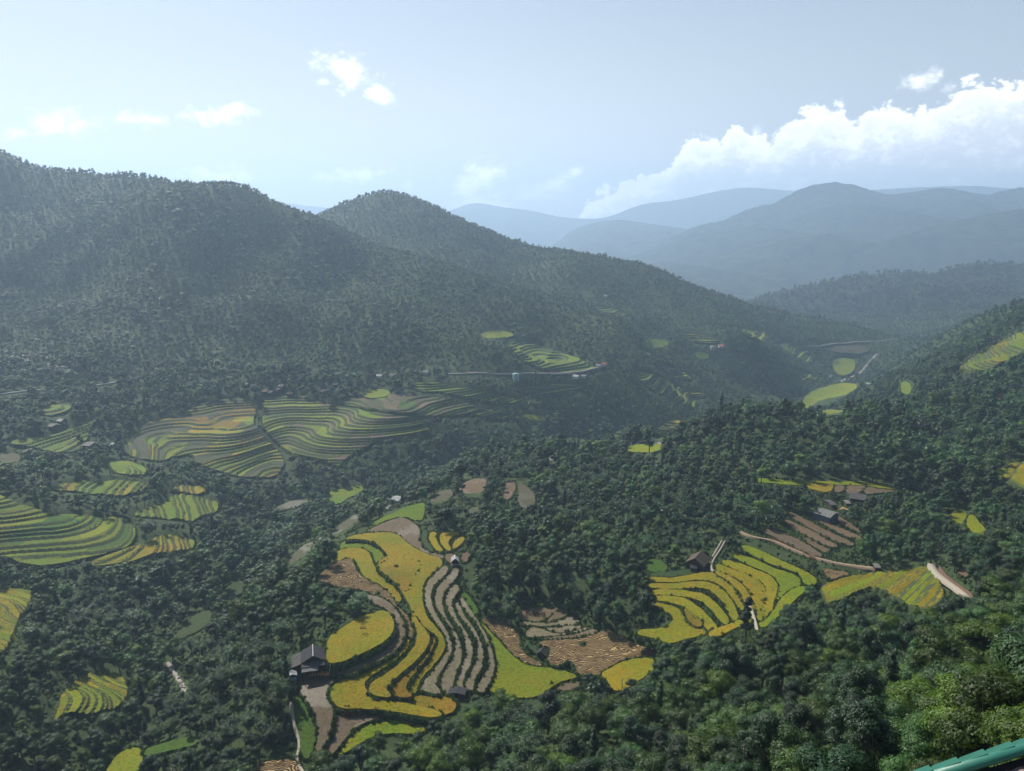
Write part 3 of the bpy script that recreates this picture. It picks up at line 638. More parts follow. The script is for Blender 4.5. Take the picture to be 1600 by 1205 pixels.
paddy('Y',[(718,950),(728,953),(741,964),(754,975),(768,990),(782,1005),(797,1022),(816,1038),(840,1044),(865,1044),(880,1048),(905,1058),(880,1062),(862,1072),(846,1085),(825,1090),(800,1088),(780,1083),(765,1080),(766,1068),(774,1055),(778,1040),(775,1022),(769,1003),(759,985),(746,968),(731,957)],'lime green strip of rice along the right side of the grey stubble terraces')
paddy('g',[(715,928),(725,925),(735,935),(748,955),(740,960),(728,948)],'short bright green grassy strip above the lime green rice',off=.1)
paddy('S',[(749,966),(775,967),(798,978),(809,990),(811,1008),(822,1026),(846,1036),(843,1041),(822,1037),(800,1022),(785,1004),(768,985)],'narrow field striped with cut straw right of the lime green rice')
GB='brown and grey harvested plots below the dark central wood'
paddy('B',[(808,960),(822,953),(840,950),(865,951),(874,951),(868,959),(856,966),(845,971),(825,969),(810,966)],'brown plot with dark red sheaves, topmost under the wood',GB)
paddy('B',[(873,953),(881,951),(889,958),(876,965),(862,970),(850,972),(862,964)],'small tan harvested plot right of the one with dark red sheaves',GB)
paddy('W',[(890,962),(898,966),(905,971),(900,975),(880,977),(850,978),(820,976),(818,972),(843,974),(865,972),(880,968)],'pale grey wet plot, widest of the harvested plots under the wood',GB)
paddy('W',[(850,981),(880,980),(903,978),(910,979),(897,983),(885,987),(872,988),(862,985)],'small silvery wet plot between two dark curved banks',GB)
paddy('W',[(823,984),(835,980),(848,983),(865,990),(884,989),(904,982),(914,980),(924,981),(905,987),(888,991),(865,993),(842,993),(823,996)],'long wavy grey plot above the striped straw field',GB)
paddy('B',[(843,998),(865,996),(890,994),(908,989),(926,984),(936,986),(925,991),(905,995),(880,998),(852,999)],'thin tan strip along the top of the striped straw field',GB)
paddy('S',[(840,1007),(852,1000),(880,1001),(910,998),(935,988),(953,986),(965,993),(985,1003),(1003,1010),(1022,1018),(1024,1024),(1000,1025),(975,1029),(955,1039),(940,1048),(935,1054),(912,1053),(902,1050),(898,1038),(890,1030),(880,1035),(870,1040),(858,1035),(857,1028),(862,1015),(858,1009)],'large field striped with rows of cut straw right of the small dark hut')
paddy('G',[(950,1047),(965,1036),(990,1030),(1020,1028),(1022,1040),(1016,1052),(990,1066),(972,1080),(958,1078),(948,1060),(938,1053)],'golden rice field below the large striped straw field, behind the spiky palm')
paddy('B',[(862,1078),(870,1066),(882,1060),(898,1063),(906,1070),(890,1078)],'small brown bare plot left of the spiky palm')
paddy('S',[(495,900),(520,883),(537,874),(550,874),(555,890),(568,904),(588,914),(607,927),(615,940),(627,955),(640,965),(648,975),(647,992),(638,998),(636,985),(632,970),(622,955),(610,942),(598,935),(578,925),(565,920),(545,918),(520,914),(500,908)],'straw-striped brown field trailing down the left side of the central spur')
paddy('B',[(568,930),(592,932),(610,944),(622,958),(631,974),(633,990),(626,1006),(610,1022),(588,1034),(560,1046),(548,1053),(510,1051),(540,1040),(580,1026),(605,1010),(619,992),(620,975),(614,960),(600,948),(580,940)],'curved tan stubble strip wrapped round the oval golden field',off=-.5)
paddy('B',[(465,1048),(500,1049),(548,1053),(525,1062),(512,1072),(508,1085),(513,1098),(520,1108),(518,1122),(515,1145),(507,1160),(496,1178),(487,1192),(494,1170),(499,1145),(497,1125),(490,1110),(480,1095),(470,1078),(466,1062)],'tan stubble field running down from the dark-roofed farmhouse',off=0)
paddy('g',[(457,1092),(468,1086),(475,1092),(478,1108),(488,1122),(495,1135),(496,1150),(491,1168),(486,1182),(474,1186),(470,1160),(463,1142),(460,1120)],'leaf-shaped fresh green rice paddy left of the tan stubble field',off=-.3)
paddy('B',[(525,1113),(540,1110),(575,1110),(588,1117),(596,1121),(580,1124),(560,1132),(545,1144),(535,1160),(515,1180),(500,1192),(505,1180),(520,1155),(525,1135)],'tan stubble field with a row of dark red sheaves below the golden paddy')
paddy('B',[(616,1117),(640,1120),(675,1125),(672,1134),(655,1133),(635,1126),(618,1122)],'thin brown plot between the ochre rice and the yellow-green strip')
paddy('Y',[(525,1168),(540,1150),(555,1135),(575,1128),(600,1124),(640,1129),(663,1135),(662,1143),(640,1146),(610,1144),(580,1150),(560,1162),(545,1172),(530,1180)],'yellow-green rice strip at the very foot of the central spur')
paddy('G',[(511,1032),(510,1010),(515,995),(530,985),(545,975),(562,965),(590,955),(605,955),(613,965),(615,980),(610,993),(595,1005),(575,1015),(550,1027),(530,1034),(518,1036)],'oval golden rice field on a high dark bank right of the dark-roofed farmhouse',flat=.9,off=2.2)
paddy('B',[(570,832),(600,817),(625,809),(635,811),(648,820),(656,827),(654,843),(662,857),(690,868),(703,870),(700,875),(680,871),(655,861),(640,850),(628,840),(618,830),(590,829)],'brown harvested plot at the top of the largest golden field',off=.5)
paddy('V',[(570,829),(600,807),(630,795),(660,785),(664,790),(660,812),(655,816),(640,808),(625,806),(600,813)],'sloping olive green field along the crest, above the brown harvested plot')
paddy('R',[(716,764),(728,752),(745,748),(762,749),(757,765),(745,775),(728,771)],'russet harvested field on the hilltop, left one behind the dark trees')
paddy('E',[(672,777),(690,768),(706,764),(708,776),(690,783),(675,787)],'dull green plot left of the russet hilltop field')
paddy('R',[(789,753),(803,752),(806,763),(796,778),(785,783),(790,768)],'russet harvested field on the hilltop, right one behind the dark trees')
paddy('E',[(809,753),(825,762),(838,775),(832,790),(816,795),(808,780),(812,768)],'dry olive plot right of the russet hilltop fields')
paddy('E',[(735,795),(748,792),(752,796),(740,802),(732,801)],'tiny terraced plot half hidden below the hilltop trees')
GT='small golden terraces left of the white-roofed hut'
for k,p in enumerate([[(662,828),(658,840),(662,852),(673,861),(679,861),(670,850),(665,840),(668,830)],[(673,831),(670,842),(677,854),(686,862),(693,861),(684,850),(679,840),(682,832)],[(690,832),(687,842),(692,852),(700,861),(705,858),(699,849),(701,842),(710,836),(718,835),(712,832)],[(712,845),(722,838),(727,842),(718,850),(709,858),(707,852)]]):
    paddy('KGGG'[k],p,['dull green leftmost strip of the small terraces beside the white-roofed hut','second golden strip from the left in the small terraces beside the white-roofed hut','third golden strip, with a hooked upper end, beside the white-roofed hut','rightmost short golden strip behind the white-roofed hut'][k],GT)
paddy('R',[(694,868),(706,866),(712,868),(706,880),(698,876)],'small reddish earth plot left of the white-roofed hut')
paddy('R',[(722,864),(733,864),(735,868),(730,876),(722,880)],'small reddish earth plot right of the white-roofed hut')
clear([(690,884),(715,882),(735,925),(770,985),(800,1030),(770,1085),(690,1085),(640,1085),(650,1040),(680,1000),(660,940),(668,905)])
clear([(520,1065),(620,1010),(660,950),(700,1000),(690,1080),(715,1110),(640,1118),(530,1105)]); clear([(540,850),(700,868),(690,885),(640,940),(600,930),(530,880)]); clear([(460,1050),(520,1035),(615,980),(640,1000),(525,1070),(520,1100)])
clear([(810,955),(880,953),(940,990),(1010,1015),(940,1045),(850,1035)]); clear([(660,830),(700,832),(728,838),(706,864),(670,862)])
clear([(512,1036),(610,1000),(622,960),(635,985),(610,1025),(550,1050),(512,1052)]); clear([(480,1100),(522,1105),(600,1112),(660,1125),(600,1125),(530,1150),(490,1190),(475,1188),(460,1110)])
# --- golden fan right of centre
GF='golden paddies fanning out either side of the footpath'
clear([(1020,905),(1108,893),(1150,866),(1165,852),(1275,905),(1265,916),(1222,945),(1195,975),(1130,985),(1090,992),(1060,965),(1026,940)])
clear([(1160,835),(1200,830),(1235,805),(1300,815),(1345,842),(1305,866),(1370,888),(1300,884),(1240,866)])
fan=[('Y',[(1160,852),(1175,856),(1200,867),(1225,880),(1250,890),(1277,906),(1270,914),(1256,912),(1255,900),(1240,890),(1212,882),(1185,870),(1160,857)],'topmost and greenest strip of the fan, just under the earth road'),
('Y',[(1148,864),(1162,869),(1187,879),(1212,891),(1240,899),(1249,906),(1250,914),(1238,917),(1222,927),(1218,940),(1211,930),(1218,912),(1213,902),(1200,893),(1180,885),(1160,877),(1148,870)],'second strip of the fan below the earth road, yellow-green with a hooked right end'),
('G',[(1130,875),(1150,879),(1175,890),(1198,898),(1213,911),(1212,925),(1206,945),(1203,965),(1195,970),(1191,950),(1196,925),(1198,915),(1190,906),(1170,897),(1148,887),(1130,881)],'third strip of the fan below the earth road, turning sharply downhill'),
('G',[(1119,882),(1140,889),(1162,897),(1184,908),(1195,919),(1191,933),(1190,955),(1190,970),(1185,972),(1183,950),(1174,925),(1161,908),(1141,896),(1120,888)],'fourth strip of the fan below the earth road, second above the footpath'),
('G',[(1120,892),(1137,898),(1155,910),(1168,927),(1176,945),(1180,962),(1177,967),(1170,950),(1162,933),(1149,914),(1134,902),(1120,896)],'thin golden strip of the fan right beside the footpath on its upper side'),
('G',[(1014,903),(1050,905),(1080,899),(1108,895),(1122,899),(1137,909),(1149,926),(1157,937),(1162,953),(1154,948),(1143,930),(1129,914),(1110,905),(1085,904),(1050,909),(1016,907)],'first golden strip below the footpath, under the brown gabled house'),
('G',[(1015,913),(1050,914),(1087,910),(1108,911),(1123,918),(1137,932),(1147,948),(1153,965),(1147,971),(1139,955),(1129,936),(1117,925),(1105,918),(1085,916),(1050,919),(1016,917)],'second golden strip below the footpath'),
('G',[(1020,923),(1050,922),(1075,925),(1097,928),(1112,938),(1126,952),(1138,968),(1135,976),(1125,967),(1112,950),(1096,937),(1075,931),(1045,928),(1022,928)],'third golden strip below the footpath'),
('G',[(1025,932),(1058,932),(1076,939),(1091,950),(1107,965),(1120,980),(1113,988),(1100,976),(1083,958),(1068,945),(1045,938),(1026,937)],'fourth golden strip below the footpath'),
('O',[(1068,948),(1083,960),(1098,976),(1090,979),(1076,967)],'short ochre strip above the lowest paddy of the fan'),
('G',[(1022,942),(1040,946),(1056,950),(1066,960),(1080,972),(1090,982),(1106,987),(1095,991),(1072,996),(1058,1001),(1045,1004),(1025,996),(998,990),(998,986),(1025,984),(1045,980),(1054,968),(1050,957),(1030,950)],'lowest and widest golden paddy of the fan, wrapped round a dark thicket'),
('G',[(1108,990),(1120,983),(1138,978),(1152,972),(1165,962),(1174,970),(1165,979),(1150,977),(1132,989),(1112,994)],'golden paddy behind the lone tall tree'),
('Y',[(1183,975),(1196,972),(1210,955),(1222,935),(1240,920),(1262,916),(1250,928),(1236,940),(1222,955),(1205,970),(1190,982)],'yellow-green grassy paddy at the lower right edge of the fan')]
for k,p,l in fan: paddy(k,p,l,GF,off=.4,ex=2.0)
paddy('g',[(1008,878),(1025,873),(1044,884),(1040,893),(1020,893),(1008,888)],'round bright green meadow left of the brown gabled house')
paddy('K',[(1015,897),(1045,893),(1080,890),(1104,886),(1106,892),(1080,897),(1045,901),(1016,901)],'grassy yard in front of the brown gabled house',name='meadow',cat='meadow')
terrace('YGGGY',[(1279,912),(1300,905),(1330,898),(1360,894),(1400,891),(1430,886),(1455,884),(1462,890),(1470,905),(1480,920),(1478,935),(1465,947),(1440,950),(1418,947),(1400,935),(1380,920),(1352,918),(1334,930),(1312,941),(1290,943),(1283,928)],'golden terraced field left of the pale earth road, beyond the near forest',step=1.3,cell=.9,riser=.24,seed=4)
paddy('S',[(1285,889),(1300,890),(1330,896),(1312,900),(1297,905),(1290,898)],'small straw-striped plot at the right end of the fan')
GR='reddish ploughed strips below the pale-roofed farmhouse'
for k,(p,l) in enumerate([([(1302,808),(1312,808),(1325,816),(1338,826),(1350,830),(1340,831),(1326,824),(1312,816)],'topmost reddish ploughed strip, right under the pale-roofed farmhouse'),
([(1279,814),(1290,815),(1306,822),(1326,832),(1348,839),(1338,841),(1322,837),(1306,829),(1290,820)],'second reddish ploughed strip from the top'),
([(1233,800),(1250,808),(1262,814),(1280,824),(1300,834),(1320,843),(1337,850),(1328,852),(1308,846),(1288,837),(1268,827),(1250,815),(1234,805)],'third and longest reddish ploughed strip'),
([(1228,811),(1250,822),(1262,827),(1280,837),(1295,846),(1310,853),(1300,855),(1283,849),(1268,841),(1254,833),(1238,824),(1226,816)],'fourth reddish ploughed strip from the top'),
([(1256,838),(1270,845),(1285,853),(1299,861),(1288,862),(1274,855),(1260,847)],'short fifth ploughed strip above the earth road'),
([(1192,827),(1212,828),(1230,835),(1250,845),(1270,857),(1287,869),(1270,868),(1250,859),(1230,849),(1212,840),(1194,833)],'widest brown ploughed strip, lowest one right above the earth road')]):
    paddy('R' if k!=5 else 'B',p,l,GR,off=.5)
paddy('G',[(1262,757),(1300,755),(1302,762),(1295,769),(1275,766),(1262,761)],'golden wedge of rice behind the pale-roofed farmhouse')
paddy('B',[(1303,760),(1320,759),(1318,768),(1304,768)],'tan cut-straw plot right of the golden wedge of rice')
paddy('B',[(1321,762),(1335,757),(1353,757),(1348,765),(1340,771),(1322,771)],'grey-brown plot right behind the grey-brown roofed house')
paddy('B',[(1352,763),(1364,759),(1380,762),(1400,764),(1395,768),(1375,769),(1360,771),(1349,770)],'tan plot at the right end of the hilltop fields')
paddy('Y',[(1180,748),(1220,750),(1260,753),(1300,752),(1350,753),(1390,759),(1405,762),(1390,764),(1350,757),(1300,757),(1255,758),(1215,755),(1180,752)],'long thin green-gold strip along the top of the hilltop fields')
paddy('Y',[(1485,806),(1491,797),(1505,797),(1510,805),(1513,812),(1505,820),(1492,814)],'small lime green paddy in a forest clearing, left one of a pair')
paddy('Y',[(1513,806),(1520,804),(1528,815),(1541,828),(1538,837),(1520,832),(1510,820)],'small lime green paddy in a forest clearing, right one of a pair')
terrace('YGV',[(1552,735),(1570,725),(1590,722),(1612,722),(1612,768),(1590,762),(1570,752),(1558,742)],'green and gold terraces cut off by the right edge, above the road bend',step=2.,seed=6)
paddy('R',[(1497,890),(1508,888),(1516,892),(1508,902),(1500,899)],'small circular reddish plot inside the road bend')
# --- valley bottom and left side
terrace('VYVg',[(-12,768),(20,780),(60,795),(100,803),(130,805),(190,808),(210,815),(216,830),(210,845),(200,855),(160,865),(130,872),(95,882),(60,885),(30,880),(10,870),(-12,868)],'large fan of green rice terraces at the left edge, half way down',step=1.9,cell=1.1,riser=.38,seed=11)
terrace('GGOY',[(130,884),(160,868),(195,856),(232,845),(262,832),(290,838),(310,845),(300,858),(270,862),(240,868),(210,875),(180,882)],'narrow golden terraces at the right foot of the large left fan',step=1.7,cell=1.,riser=.3,seed=12)
terrace('VYVG',[(205,800),(240,790),(280,768),(300,775),(330,778),(345,785),(342,798),(320,806),(300,816),(283,812),(250,809),(210,806)],'green terraces with a golden end, above the large left fan',step=2.2,seed=13)
terrace('YVG',[(75,760),(120,752),(180,748),(215,752),(240,755),(225,768),(190,776),(160,772),(120,768),(80,766)],'flat wide crescent of yellow-green terraces above the large left fan',step=1.8,seed=14)
terrace('VVY',[(165,722),(190,718),(220,728),(235,735),(225,742),(195,742),(175,735)],'small wedge of green terraces left of the great brown and green hillside terraces',step=1.9,seed=15)
terrace('VVg',[(10,690),(50,680),(90,678),(115,662),(145,655),(151,660),(140,675),(138,695),(125,705),(90,708),(60,700),(20,696)],'green terraces beside two pale-roofed houses at the far left',step=2.1,seed=16)
terrace('Eg',[(-12,702),(20,706),(38,712),(30,722),(-12,724)],'olive terraces at the left edge below the two pale-roofed houses',step=2.,seed=17)
terrace('YEEVEOYG',[(190,700),(205,682),(235,655),(250,650),(290,643),(320,628),(350,622),(390,622),(404,640),(396,655),(404,670),(420,690),(440,705),(447,722),(440,738),(425,746),(390,747),(355,740),(328,732),(300,722),(302,708),(280,712),(245,722),(215,716),(192,708)],'rounded mound of brown and green terraces, left half of the great terraced hillside',step=2.2,cell=1.2,riser=.42,seed=18)
terrace('VEVEBVYY',[(402,620),(445,612),(470,615),(510,630),(560,640),(600,645),(640,650),(665,662),(676,675),(650,682),(600,685),(585,690),(575,700),(545,712),(532,732),(500,718),(470,712),(452,708),(430,690),(414,672),(406,656),(414,640)],'long wavy brown and green terraces, right half of the great terraced hillside',step=2.2,cell=1.2,riser=.42,seed=48)
terrace('EVBEg',[(512,627),(560,621),(620,614),(680,619),(720,624),(745,631),(746,645),(720,649),(690,651),(665,649),(645,647),(600,642),(560,636)],'dull brown-green terraces ending in a rounded nose right of the great terraced hillside',step=2.5,seed=19)
paddy('Y',[(570,612),(600,608),(612,614),(600,620),(572,622)],'smooth light green knoll above the brown-green terraces',flat=.3)
terrace('VVY',[(640,600),(665,595),(700,600),(740,607),(790,618),(830,628),(820,634),(780,630),(730,622),(690,612),(650,610)],'long thin band of green terraces stretching right above the brown-green nose',step=2.4,seed=21)
paddy('Y',[(750,520),(790,517),(806,524),(780,527),(755,528)],'small bright green field on top of the tall green terraces',flat=.3)
terrace('VVg',[(790,530),(810,530),(850,540),(890,553),(920,568),(936,575),(920,582),(880,583),(845,578),(815,562),(800,548)],'tall green terraces above the thin valley road',step=3.,seed=23)
terrace('VE',[(800,603),(830,597),(870,598),(900,600),(915,605),(890,612),(850,618),(815,615)],'dull green terraces below the thin valley road',step=2.6,seed=24)
terrace('VVY',[(990,582),(1010,580),(1040,592),(1070,608),(1092,628),(1085,640),(1060,630),(1030,615),(1005,600)],'green terraced nose right of the thin valley road',step=3.,seed=25)
terrace('VY',[(1075,608),(1100,613),(1105,620),(1085,622)],'small green terraces just right of the terraced nose',step=3,seed=26)
terrace('YG',[(1025,668),(1055,652),(1068,657),(1055,670),(1030,673)],'small bright yellow-green terraces above the river rocks',step=2.4,seed=27)
paddy('Y',[(812,647),(850,650),(852,657),(832,656)],'tiny lime field among the trees below the dull green terraces',flat=.3)
paddy('Y',[(978,702),(990,695),(1030,694),(1035,699),(1025,706),(990,706)],'flat yellow field beside the river rocks',flat=.3)
paddy('Y',[(1252,632),(1262,615),(1290,605),(1320,598),(1345,602),(1320,618),(1300,628),(1256,638)],'flat yellow-green field by the far river, nearer of two',flat=.3)
paddy('Y',[(1300,561),(1335,559),(1336,580),(1312,588),(1303,577)],'square yellow-green field by the far river, farther of two',flat=.3)
terrace('VYV',[(1170,563),(1195,565),(1220,570),(1250,580),(1285,588),(1262,600),(1232,612),(1212,602),(1195,580)],'wide green terraces stepping down to the far river',step=3.4,seed=32)
terrace('VY',[(1140,548),(1160,552),(1180,562),(1172,566),(1155,560)],'thin green terraces below the red-roofed house',step=3,seed=33)
terrace('YV',[(1155,513),(1180,515),(1205,525),(1195,535),(1165,525)],'light green terraces above the red-roofed house',step=3.2,seed=34)
terrace('VE',[(1215,535),(1240,535),(1262,545),(1275,565),(1262,568),(1245,555),(1225,548)],'curved far green terraces left of the square field',step=3.2,seed=35)
paddy('E',[(1285,535),(1330,538),(1362,545),(1345,553),(1290,547)],'dull flat field at the far end of the valley',flat=.3)
terrace('VE',[(925,478),(950,480),(985,488),(980,494),(940,488)],'faint hazy terraces high on the left slope of the valley',step=3.5,seed=37)
terrace('VOYV',[(1490,576),(1530,551),(1570,530),(1612,508),(1612,545),(1580,560),(1550,575),(1510,581)],'green and ochre terraces climbing the hill at the right edge',step=2.5,seed=38)
terrace('GGY',[(-12,922),(20,920),(50,918),(53,930),(46,950),(32,965),(25,985),(18,1005),(5,1022),(-12,1025)],'golden terraced field cut off by the left edge',step=1.3,cell=.9,riser=.22,seed=39)
terrace('YGY',[(75,1125),(85,1095),(105,1070),(130,1055),(160,1045),(180,1050),(200,1062),(205,1080),(195,1100),(170,1110),(150,1118),(125,1118),(110,1112),(90,1125)],'rounded lime-gold paddy at the lower left, ringed by forest',step=1.1,cell=.8,riser=.12,seed=40)
paddy('Y',[(160,1215),(180,1182),(205,1167),(223,1172),(223,1190),(212,1215)],'lime green paddy at the bottom edge, lower left')
paddy('g',[(224,1172),(260,1160),(300,1150),(313,1155),(300,1166),(262,1172),(228,1182)],'green grassy strip right of the lime paddy at the bottom edge')
paddy('K',[(345,940),(350,922),(370,908),(386,910),(372,935),(352,943)],'small pale green field in the stream gully, upper one')
paddy('K',[(268,1002),(290,972),(320,952),(331,956),(326,975),(300,990)],'rough green slope in the stream gully, lower one')
paddy('E',[(515,836),(540,813),(560,803),(563,811),(545,825),(528,839)],'dry brown field across the gully, right one of three')
paddy('E',[(445,881),(470,855),(492,844),(482,863),(460,881)],'dry brown field across the gully, left one of three')
paddy('V',[(515,768),(530,766),(560,758),(576,762),(548,775),(522,790),(514,780)],'ragged green field in the valley below the great terraced hillside')
paddy('E',[(425,797),(455,782),(480,779),(483,784),(450,795),(430,801)],'narrow olive field in the valley below the great terraced hillside')
paddy('S',[(395,1197),(420,1190),(445,1186),(464,1190),(470,1208),(400,1214)],'straw-striped plot at the bottom edge, left of the footpath')
for (kd,p,l) in [('V',[(1000,532),(1040,530),(1045,540),(1010,546)],'light green clearing among trees left of the red-roofed house'),('K',[(905,452),(925,458),(930,466),(912,464)],'small green clearing left of the white speck of a house'),
 ('V',[(1085,550),(1105,552),(1108,560),(1090,560)],'small lime clearing left of the small white house'),('V',[(1405,600),(1420,596),(1425,612),(1412,618)],'pale green slip on the bank right of the far river')]:
    paddy(kd,p,l,None,name='clearing',cat='clearing',flat=0.,cell=8)
terrace('VYV',[(1030,570),(1060,575),(1085,590),(1075,596),(1050,588)],'small green terraces above the terraced nose right of the valley road',step=3,seed=61)
terrace('VY',[(720,640),(760,636),(800,646),(790,656),(750,652)],'small green terraces in the trees right of the brown-green nose',step=2.4,seed=62)
terrace('VEV',[(60,640),(90,628),(120,632),(100,645),(70,650)],'dull green terraces above the two pale-roofed houses',step=2.4,seed=63)
terrace('YVG',[(255,765),(290,755),(330,762),(320,772),(285,770)],'thin green terraces under the rounded mound of terraces',step=2,seed=64)
terrace('VY',[(1060,520),(1100,522),(1130,532),(1110,538),(1075,532)],'hazy green terraces left of the light green ones above the red roof',step=3.4,seed=65)
paddy('Y',[(1270,645),(1300,640),(1330,644),(1300,648)],'sliver of lime field seen over the near wooded ridge')
# ---------------------------------------------------------------- roads, paths, river
M['concrete']=plain('pale_concrete',(.27,.24,.18),.85,.4,.6); M['earth']=plain('earth_road',(.25,.185,.12),.9,.45,.6); M['fardust']=plain('dusty_road',(.22,.205,.175),.9,.3,.3); M['redearth']=plain('red_earth',(.11,.065,.04),.95,.3,.4)
M['rockriver']=plain('river_gravel',(.24,.22,.19),.8,.35,.4,.3,.4)
ribbon([(1157,832),(1170,838),(1185,842),(1210,846),(1232,857),(1260,868),(1285,876),(1310,882),(1345,887),(1372,889)],1.9,M['earth'],'road',off=.7)
ribbon([(1455,884),(1462,895),(1470,902),(1483,911),(1500,922),(1514,935)],3.2,M['concrete'],'road',off=.7,wj=.08)
o_,C_,z_=ribbon([(1468,890),(1480,905),(1495,916),(1512,927),(1521,936)],.8,M['redearth'],'roadside_bank',off=1.3)
ribbon([(1133,846),(1126,860),(1117,872),(1111,884),(1112,893),(1125,897),(1140,906),(1152,917),(1163,934),(1171,946),(1178,962),(1184,985)],.8,M['concrete'],'path',off=.75,maskw=1.2)
ribbon([(1128,846),(1121,858),(1113,872)],.7,M['concrete'],'path',off=.75,maskw=1.2)
ribbon([(455,1098),(457,1120),(463,1145),(470,1165),(465,1180),(462,1190),(472,1204),(476,1215)],1.0,M['concrete'],'path',off=.6,maskw=1.3)
ribbon([(700,585),(760,584),(800,584),(860,585),(895,583),(925,578),(942,573)],4.5,M['fardust'],'road',off=1.2)
ribbon([(0,617),(40,612),(70,609)],5,M['fardust'],'road',off=1.2)
ribbon([(150,603),(170,600),(188,597)],5,M['fardust'],'road',off=1.2)
ribbon([(880,583),(900,586)],4,M['earth'],'road',off=1.2)
ribbon([(1262,542),(1320,535),(1400,532)],6,M['fardust'],'road',off=1.2)
ribbon([(1,1145),(12,1130),(25,1115),(28,1105)],1.6,M['bank'],'path',off=.5)
ribbon([(1372,552),(1362,562),(1352,572),(1346,582),(1325,592),(1300,602),(1270,612),(1248,624),(1232,632),(1190,640)],9,M['rockriver'],'river_bed',off=.0,wj=.35,maskw=0)
ribbon([(1060,688),(1035,692),(1005,690),(985,692),(960,700),(935,708),(900,716),(868,716),(850,720)],9,M['rockriver'],'river_bed',off=.0,wj=.3,maskw=0)
ribbon([(486,826),(478,832),(470,838),(455,850)],2.2,M['rockriver'],'stream_bed',off=.1,wj=.5)
ribbon([(262,1035),(272,1050),(282,1065),(290,1080)],2.0,M['rockriver'],'stream_bed',off=.1,wj=.5)
# ================================================================ buildings
def roofm(name,c,rough=.6,sc=3.2,metal=0.,spec=.4):
    m,t,o=new_mat(name); tc=t.node('ShaderNodeTexCoord').outputs['Object']
    w=t.node('ShaderNodeTexWave',bands_direction='Y',wave_profile='SIN'); w.inputs['Scale'].default_value=sc; t.l.new(tc,w.inputs['Vector'])
    n=t.noise(tc,.9,6,.65); c2=t.mix(t.ss(n,.3,.75),c,tuple(x*.55 for x in c)); c2=t.mix(t.ss(t.noise(tc,.45,5,.7),.52,.64,0,.65),c2,(.10,.06,.04)); c2=t.mix(t.ss(w.outputs['Fac'],.1,.5,.35,0),c2,tuple(x*.35 for x in c))
    p=principled(t,o,c2,.85,.15,w.outputs['Fac'],.6,.05); p.inputs['Metallic'].default_value=metal; return m
M['rdark']=roofm('dark_roofing',(.055,.055,.06)); M['rgrey']=roofm('grey_roofing',(.11,.105,.10)); M['rwhite']=roofm('white_sheet_roof',(.42,.42,.41),.5); M['rpale']=roofm('pale_sheet_roof',(.22,.22,.20),.5)
M['rbrown']=roofm('brown_roofing',(.13,.10,.075)); M['rblue']=roofm('blue_grey_sheet',(.20,.27,.34)); M['rred']=roofm('red_roofing',(.42,.10,.06)); M['rteal']=roofm('teal_sheet',(.25,.42,.42))
M['wood']=plain('dark_wood',(.06,.045,.035),.9,.35,1.5); M['plaster']=plain('pale_plaster',(.42,.40,.36),.9,.15,.8); M['teal']=plain('teal_render',(.28,.42,.42),.8,.1,.8); M['voidm']=plain('dark_opening',(.015,.015,.018),.9,.1); M['ridge']=plain('ridge_cap',(.55,.53,.50),.6,.15)
M['bluewall']=plain('blue_grey_boards',(.10,.14,.17),.8,.3,1.2)
def boxvf(x0,x1,y0,y1,z0,z1):
    v=[(x0,y0,z0),(x1,y0,z0),(x1,y1,z0),(x0,y1,z0),(x0,y0,z1),(x1,y0,z1),(x1,y1,z1),(x0,y1,z1)]; return v,[(0,3,2,1),(4,5,6,7),(0,1,5,4),(1,2,6,5),(2,3,7,6),(3,0,4,7)]
def slab(P,th):     # quad P (4 pts, ccw from above) with thickness
    P=[Vector(p) for p in P]; n=(P[1]-P[0]).cross(P[3]-P[0]).normalized(); Q=[p-n*th for p in P]; return [tuple(p) for p in P]+[tuple(p) for p in Q],[(0,1,2,3),(7,6,5,4),(0,4,5,1),(1,5,6,2),(2,6,7,3),(3,7,4,0)]
def jn(L):
    V=[];F=[]
    for v,f in L:
        o=len(V); V+=list(v); F+=[tuple(i+o for i in q) for q in f]
    return V,F
def gable_roof(w,l,eave,ridge,oh=.6,th=.14,x=0,y=0):
    a=w/2+oh; b=l/2+oh; k=(ridge-eave)/(w/2); ze=eave-k*oh
    return jn([slab([(x-a,y-b,ze),(x,y-b,ridge),(x,y+b,ridge),(x-a,y+b,ze)][::-1],th),slab([(x,y-b,ridge),(x+a,y-b,ze),(x+a,y+b,ze),(x,y+b,ridge)][::-1],th)])
def flipz(vf): return vf[0],[tuple(reversed(f)) for f in vf[1]]
def gable_wall(w,l,h,ridge,x=0,y=0,z0=-1.2):
    a=w/2-.02;b=l/2; k=ridge-.16
    V=[(x-a,y-b,z0),(x+a,y-b,z0),(x+a,y+b,z0),(x-a,y+b,z0),(x-a,y-b,h-.12),(x+a,y-b,h-.12),(x+a,y+b,h-.12),(x-a,y+b,h-.12),(x,y-b,k),(x,y+b,k)]
    return V,[(0,1,5,8,4),(2,3,7,9,6),(1,2,6,5),(3,0,4,7)]
HOUSES=[]
